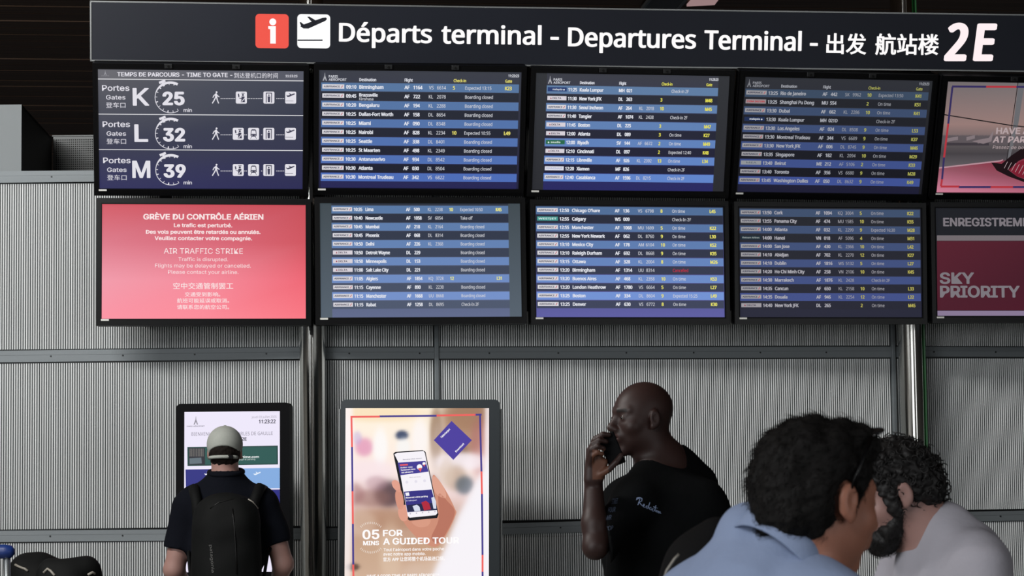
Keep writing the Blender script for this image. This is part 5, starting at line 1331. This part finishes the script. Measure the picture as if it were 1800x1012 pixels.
# dark bag strap and bag on his back
bg_ = empty('shoulder_bag', tuple(P3_(1240, 1010, .30))); tag(bg_, 'black bag carried behind the light blue shirt', 'bag'); o0 = V(bg_.location)
BAGB = mat('black_bag', (7, 7, 8), .8, 0, .15)
S = Field(P3_(1150, 1200, .16), P3_(1330, 880, .48), .006)
S.cap(P3_(1262, 975, .30), P3_(1225, 1110, .30), .046, .075, .03); S.cap(P3_(1290, 932, .30), P3_(1262, 938, .30), .018, .024, .02); S.ell(P3_(1228, 1110, .30), (.085, .08, .18), .03); S.noise(.004, 40, seed=9)
bgo = S.mesh('bag_body', BAGB, None, 2); bgo.parent = bg_; bgo.matrix_parent_inverse = Matrix.Translation(bg_.location).inverted()
bm = bmesh.new(); add_tube(bm, [P3_(1164, 1030, .2), P3_(1172, 1003, .2), P3_(1186, 982, .2), P3_(1194, 974, .2)], .0028, 8); bp = bm_obj('edge_trim', bm, REFL, bg_, True); bp.matrix_parent_inverse = Matrix.Translation(bg_.location).inverted()
# sunglasses pushed up on the hair
sg_ = empty('sunglasses', tuple(LC_(0, .05, .10))); tag(sg_, 'dark sunglasses pushed up on the head of the man in the light blue shirt', 'sunglasses')
inv_ = Matrix.Translation(sg_.location).inverted(); GL = mat('smoked_lens', (18, 20, 22), .08, 0, .6)
for sx in (-1, 1):
    bm = bmesh.new(); add_tube(bm, [LC_(.086*sx, -.006, .020), LC_(.090*sx, .002, .050), LC_(.086*sx, .018, .088), LC_(.072*sx, .036, .112)], [.0028, .003, .0034, .004], 8); o = bm_obj('temple', bm, M_bezel, sg_, True); o.matrix_parent_inverse = inv_
    bm = bmesh.new(); bmesh.ops.create_uvsphere(bm, u_segments=20, v_segments=12, radius=1, matrix=Matrix.Translation(LC_(.036*sx, .062, .124)) @ Matrix([[*MC[i], 0] for i in range(3)]+[[0, 0, 0, 1]]) @ Matrix.Rotation(-1.0, 4, 'X') @ Matrix.Diagonal((.030, .005, .021, 1))); o = bm_obj('lens', bm, GL, sg_, True); o.matrix_parent_inverse = inv_
bm = bmesh.new(); add_tube(bm, [LC_(-.010, .070, .130), LC_(0, .073, .133), LC_(.010, .070, .130)], .003, 8); o = bm_obj('bridge', bm, M_bezel, sg_, True); o.matrix_parent_inverse = inv_

# ---------------------------------------------------------------- bearded man in white, head bowed
YD = 5.6; SK4 = skin_mat('skin_light', .5); WHT = mat('white_cotton', (154, 152, 160), .85, 0, .2, bump=(80, .12)); HAIR4 = mat('black_curly_hair', (15, 13, 13), .6, 0, .35)
pD = empty('person', (W(1675, 1000, YD)[0], YD+.02, 0)); tag(pD, 'bearded man with curly black hair and white T-shirt, head bowed', 'person')
P4 = lambda x, y, dy=0: W(x, y, YD+dy)
hd = P4(1568, 868); MD = frame((-.90, -.16, -.36)); SD = .99; LD_ = lambda x, y, z: hd+MD@(V([x, y, z])*SD)
nd = P4(1628, 935, .02); ZD = P4(1650, 905)[2]; dx0, dy0 = P4(1664, 960)[0], YD+.03; RD = frame((-.93, -.36, 0)); TD = lambda x, y, z: V([dx0, dy0, 0])+RD@V([x, y, 0])+V([0, 0, z])
def torsoD(S, g, k=.05):
    S.cap(TD(-.12, .0, ZD-.105), TD(.12, .0, ZD-.105), .050+g, None, k); S.cap(P4(1652, 955, .02), TD(0, -.02, ZD-.15), .028+g, .10+g, k); S.ell(TD(0, -.015, ZD-.16), (.178+g, .110+g, .130), k, R=RD); S.ell(TD(0, -.01, ZD-.32), (.18+g, .135+g, .22), k, R=RD); S.ell(TD(0, -.01, ZD-.52), (.175+g, .14+g, .22), k, R=RD)
    S.cap(TD(0, .03, ZD-.045), TD(0, .0, ZD-.12), .070+g, .115+g, k)
shD = (TD(-.165, .0, ZD-.13), TD(.165, .0, ZD-.13)); elD = (TD(-.22, .04, ZD-.39), TD(.22, .04, ZD-.39)); wrD = (TD(-.17, .22, ZD-.44), TD(.17, .22, ZD-.44))
S = Field((dx0-.42, dy0-.42, 0), (dx0+.40, dy0+.42, hd[2]+.15), .0048, 1.2, .014)
head(S, hd, MD, SD, 1.0, nd, (.056, .066)); torsoD(S, 0); S.cap(nd, TD(0, .02, ZD-.09), .066, .09, .04)
for sh, el, wr, sd_ in zip(shD, elD, wrD, (-1, 1)): S.cap(sh, el, .056, .046, .03); S.cap(el, wr, .044, .029, .02); hand(S, wr, RD@V([0, .9, -.1]), (0, 0, 1), sd_, .95, (.5, .5, .4))
legs(S, TD(-.10, 0, .88), TD(.10, 0, .88), TD(-.12, 0, 0), TD(.12, .04, 0), RD@V([0, 1, 0]))
def exD(P, q, col):
    col[P[:, 2] < .88] = lin((34, 38, 52)); col[P[:, 2] < .09] = lin((200, 200, 200))
    m = (q[:, 2] > .04) & (q[:, 1] < .05) & (P[:, 2] > 1.4); col[m] = lin((20, 18, 18))
S.mesh('body', SK4, pD, 2, face_color(hd, MD, SD, (146, 113, 106), (150, 96, 90), (22, 18, 18), extra=exD)); eyes(pD, hd, MD, SD)
S = Field(hd-V([.17, .17, .18]), hd+V([.17, .17, .17]), .0036)
He = lambda p, r, k=.02, mode='u': S.ell(LD_(*p), V(r)*SD, k, R=MD, mode=mode)
He((0, -.014, .046), (.081, .103, .086), .01); He((0, -.060, .015), (.078, .070, .074), .03); He((0, -.078, -.025), (.060, .045, .045), .03); He((0, .050, .088), (.062, .050, .036), .03)
for sx in (-1, 1): He((.074*sx, .030, -.002), (.012, .016, .040), .01)
S.ell(LD_(0, .115, -.02), V([.09, .075, .072])*SD, .01, R=MD, mode='s')
for sx in (-1, 1): S.ell(LD_(.088*sx, -.004, -.004), V([.024, .026, .036])*SD, .008, R=MD, mode='s')
S.noise(.0045, 150, seed=41, n=14, ridged=True); hrD = S.mesh('hair', HAIR4, pD, 1)
me = hrD.data; rr_ = random.Random(3); bm = bmesh.new()
for k in range(720):
    v = me.vertices[rr_.randrange(len(me.vertices))]
    q = MD.T@(V(v.co)-hd)
    if (q[1] > .03 and q[2] < .03) or (q[1] > -.01 and rr_.random() < .3): continue
    curl_strand(bm, v.co-v.normal*.006, v.normal+Vector((rr_.uniform(-.6, .6), rr_.uniform(-.6, .6), rr_.uniform(-.6, .3))), rr_.uniform(.009, .016), .0016, rr_.uniform(.7, 1.3), k)
cu = bm_obj('curls', bm, HAIR4, hrD, True); cu['kind'] = 'stuff'
S = Field(hd-V([.17, .17, .20]), hd+V([.14, .14, .06]), .0036)      # beard
He = lambda p, r, k=.02, mode='u': S.ell(LD_(*p), V(r)*SD, k, R=MD, mode=mode)
He((0, .056, -.084), (.046, .044, .034), .01); He((0, .074, -.100), (.029, .026, .027), .03); He((0, .094, -.042), (.028, .012, .008), .01)
for sx in (-1, 1): He((.048*sx, .038, -.064), (.014, .030, .028), .02); He((.064*sx, .028, -.030), (.009, .010, .026), .012)
S.ell(LD_(0, .112, -.056), V([.020, .014, .010])*SD, .004, R=MD, mode='s'); S.noise(.0036, 120, seed=51, n=14, ridged=True)
bd = S.mesh('beard', HAIR4, pD, 1); scatter_strands(bd, 'whiskers', 2600, .012, .0005, HAIR4, bd, 0, 6, .3, MD@V([0, .1, -1.]))
S = Field((dx0-.44, dy0-.44, .80), (dx0+.44, dy0+.44, ZD+.05), .005); torsoD(S, .014)
for a, b in zip(shD, elD): dd = (b-a)/np.linalg.norm(b-a); e = a+(b-a)*.72; S.cap(a, b, .074, .080, .035, cut=[(e, dd)])
S.noise(.0085, 24, seed=61, stretch=(1, 1, .5)); S.noise(.003, 60, seed=62); S.cap(TD(0, .03, ZD-.09), nd+V([-.03, 0, .07]), .074, .070, .004, mode='s'); S.maxplane((0, 0, .82), (0, 0, -1))
tD = S.mesh('tshirt', WHT, pD, 2)
na = (nd+V([-.03, 0, .06]))-TD(0, .02, ZD-.09); na /= np.linalg.norm(na); u_ = np.cross(na, V([0, 1, 0])); u_ /= np.linalg.norm(u_); w_ = np.cross(na, u_); cc1 = nd-na*.022
bm = bmesh.new(); add_tube(bm, [cc1+.075*(u_*math.cos(2*math.pi*i/32)+w_*math.sin(2*math.pi*i/32)) for i in range(33)], .008, 8, False); bm_obj('neck_rib', bm, WHT, tD, True)

# ---------------------------------------------------------------- luggage trolley and bags at the lower left
YT = 10.2; PT = lambda x, y, dy=0: W(x, y, YT+dy)
bz = PT(10, 1000)[0]
tr = empty('luggage_trolley', (bz, YT, 0)); tag(tr, 'luggage trolley with blue handle grip and silver posts, at the frame edge', 'trolley'); inv_t = Matrix.Translation(tr.location).inverted()
def keep(o, inv): o.matrix_parent_inverse = inv; return o
MBL = mat('blue_plastic_grip', (16, 40, 96), .4, 0, .4); MSI = mat('trolley_steel', (150, 156, 158), .3, .9)
hz = PT(10, 970)[2]
bm = bmesh.new(); add_tube(bm, [PT(-150, 970.5), PT(-30, 970), PT(8, 969), PT(20, 969.5), PT(25.5, 970)], [.028, .030, .032, .028, .012], 16); keep(bm_obj('handle_grip', bm, MBL, tr, True), inv_t)
for xx in (12, -120):
    top_ = PT(xx, 978); bot = PT(xx+10, 1500); bot[2] = .12; bm = bmesh.new(); add_tube(bm, [top_, bot], .015, 12); keep(bm_obj('post', bm, MSI, tr, True), inv_t)
px0, px1 = PT(-125, 1000)[0], PT(180, 1000)[0]
keep(box('platform', (px0, YT-.05, .14), (px1, YT+.62, .17), MSI, tr, .008), inv_t)
for xx in (px0+.05, px1-.08):
    for yy in (YT+.02, YT+.55):
        bm = bmesh.new(); bmesh.ops.create_cone(bm, segments=20, radius1=.07, radius2=.07, depth=.035, cap_ends=True, matrix=Matrix.Translation((xx, yy, .07)) @ Matrix.Rotation(math.pi/2, 4, 'Y')); keep(bm_obj('wheel', bm, M_kblack, tr), inv_t)
def case(name, x0, x1, z0, z1, y0, y1, m, label, cat):
    t = empty(name, ((x0+x1)/2, (y0+y1)/2, z0)); tag(t, label, cat); i_ = Matrix.Translation(t.location).inverted()
    keep(box('shell', (x0, y0, z0), (x1, y1, z1), m, t, .03, 3), i_)
    bm = bmesh.new(); add_tube(bm, [((x0+x1)/2-.07, (y0+y1)/2, z1), ((x0+x1)/2-.06, (y0+y1)/2, z1+.03), ((x0+x1)/2+.06, (y0+y1)/2, z1+.03), ((x0+x1)/2+.07, (y0+y1)/2, z1)], .009, 8); keep(bm_obj('handle', bm, M_kblack, t, True), i_)
b1l, b1r = PT(14, 1000)[0], PT(176, 1000)[0]
def soft_bag(label, x0, x1, ytop0, ytop1, dy, seed, strap_px):
    bt = empty('backpack', tuple(PT((x0+x1)/2, 1040, dy))); tag(bt, label, 'backpack'); i_ = Matrix.Translation(bt.location).inverted()
    zlo = .83; za = PT(x0, ytop0, dy)[2]; zb = PT(x1, ytop1, dy)[2]; xa = PT(x0, 1000, dy)[0]; xb = PT(x1, 1000, dy)[0]; r = .07
    S = Field((xa-.08, YT+dy-.20, zlo-.04), (xb+.08, YT+dy+.20, max(za, zb)+.06), .007)
    for zf in (0, .33, .66, 1.): S.cap((xa+r, YT+dy, zlo+r+(za-r-zlo-r)*zf), (xb-r, YT+dy, zlo+r+(zb-r-zlo-r)*zf), r, None, .06)
    S.ell(((xa+xb)/2, YT+dy-.02, (zlo+za)/2), ((xb-xa)*.46, .13, (za-zlo)*.45), .05); S.noise(.006, 35, seed=seed, n=12)
    bo_ = keep(S.mesh('bag_body', PK, bt, 2), i_)
    for st in strap_px:
        pts = [raycast_on(bo_, x, y, .004)[0] for x, y in st]; pts = [p for p in pts if p is not None]
        if len(pts) > 1: bm = bmesh.new(); add_tube(bm, pts, .006, 6); keep(bm_obj('strap', bm, REFL, bt, True), i_)
    return bt
case('suitcase', b1l, b1r, .172, .80, YT+.02, YT+.40, M_kblack, 'dark hard suitcase on the trolley under the backpacks', 'suitcase')
cT = crop_fn(0, 850, 5.625)
soft_bag('black backpack lying behind on the luggage trolley', 20, 122, 971, 980, .34, 71, [[cT(150, 800), cT(200, 825), cT(245, 840), cT(275, 862)], [cT(420, 678), cT(500, 690), cT(570, 716)]])
soft_bag('black backpack with grey webbing lying in front on the trolley', 64, 178, 983, 979, .08, 72, [[cT(430, 880), cT(470, 840), cT(500, 860), cT(540, 905)], [cT(870, 900), cT(915, 875), cT(940, 890)]])
for r_ in (pA, pb, pB, pC, pD):      # parts were modelled in world space: keep them there
    for c_ in r_.children:
        if c_.matrix_parent_inverse == Matrix.Identity(4): c_.matrix_parent_inverse = Matrix.Translation(r_.location).inverted()
bpy.data.objects.remove(_fo)
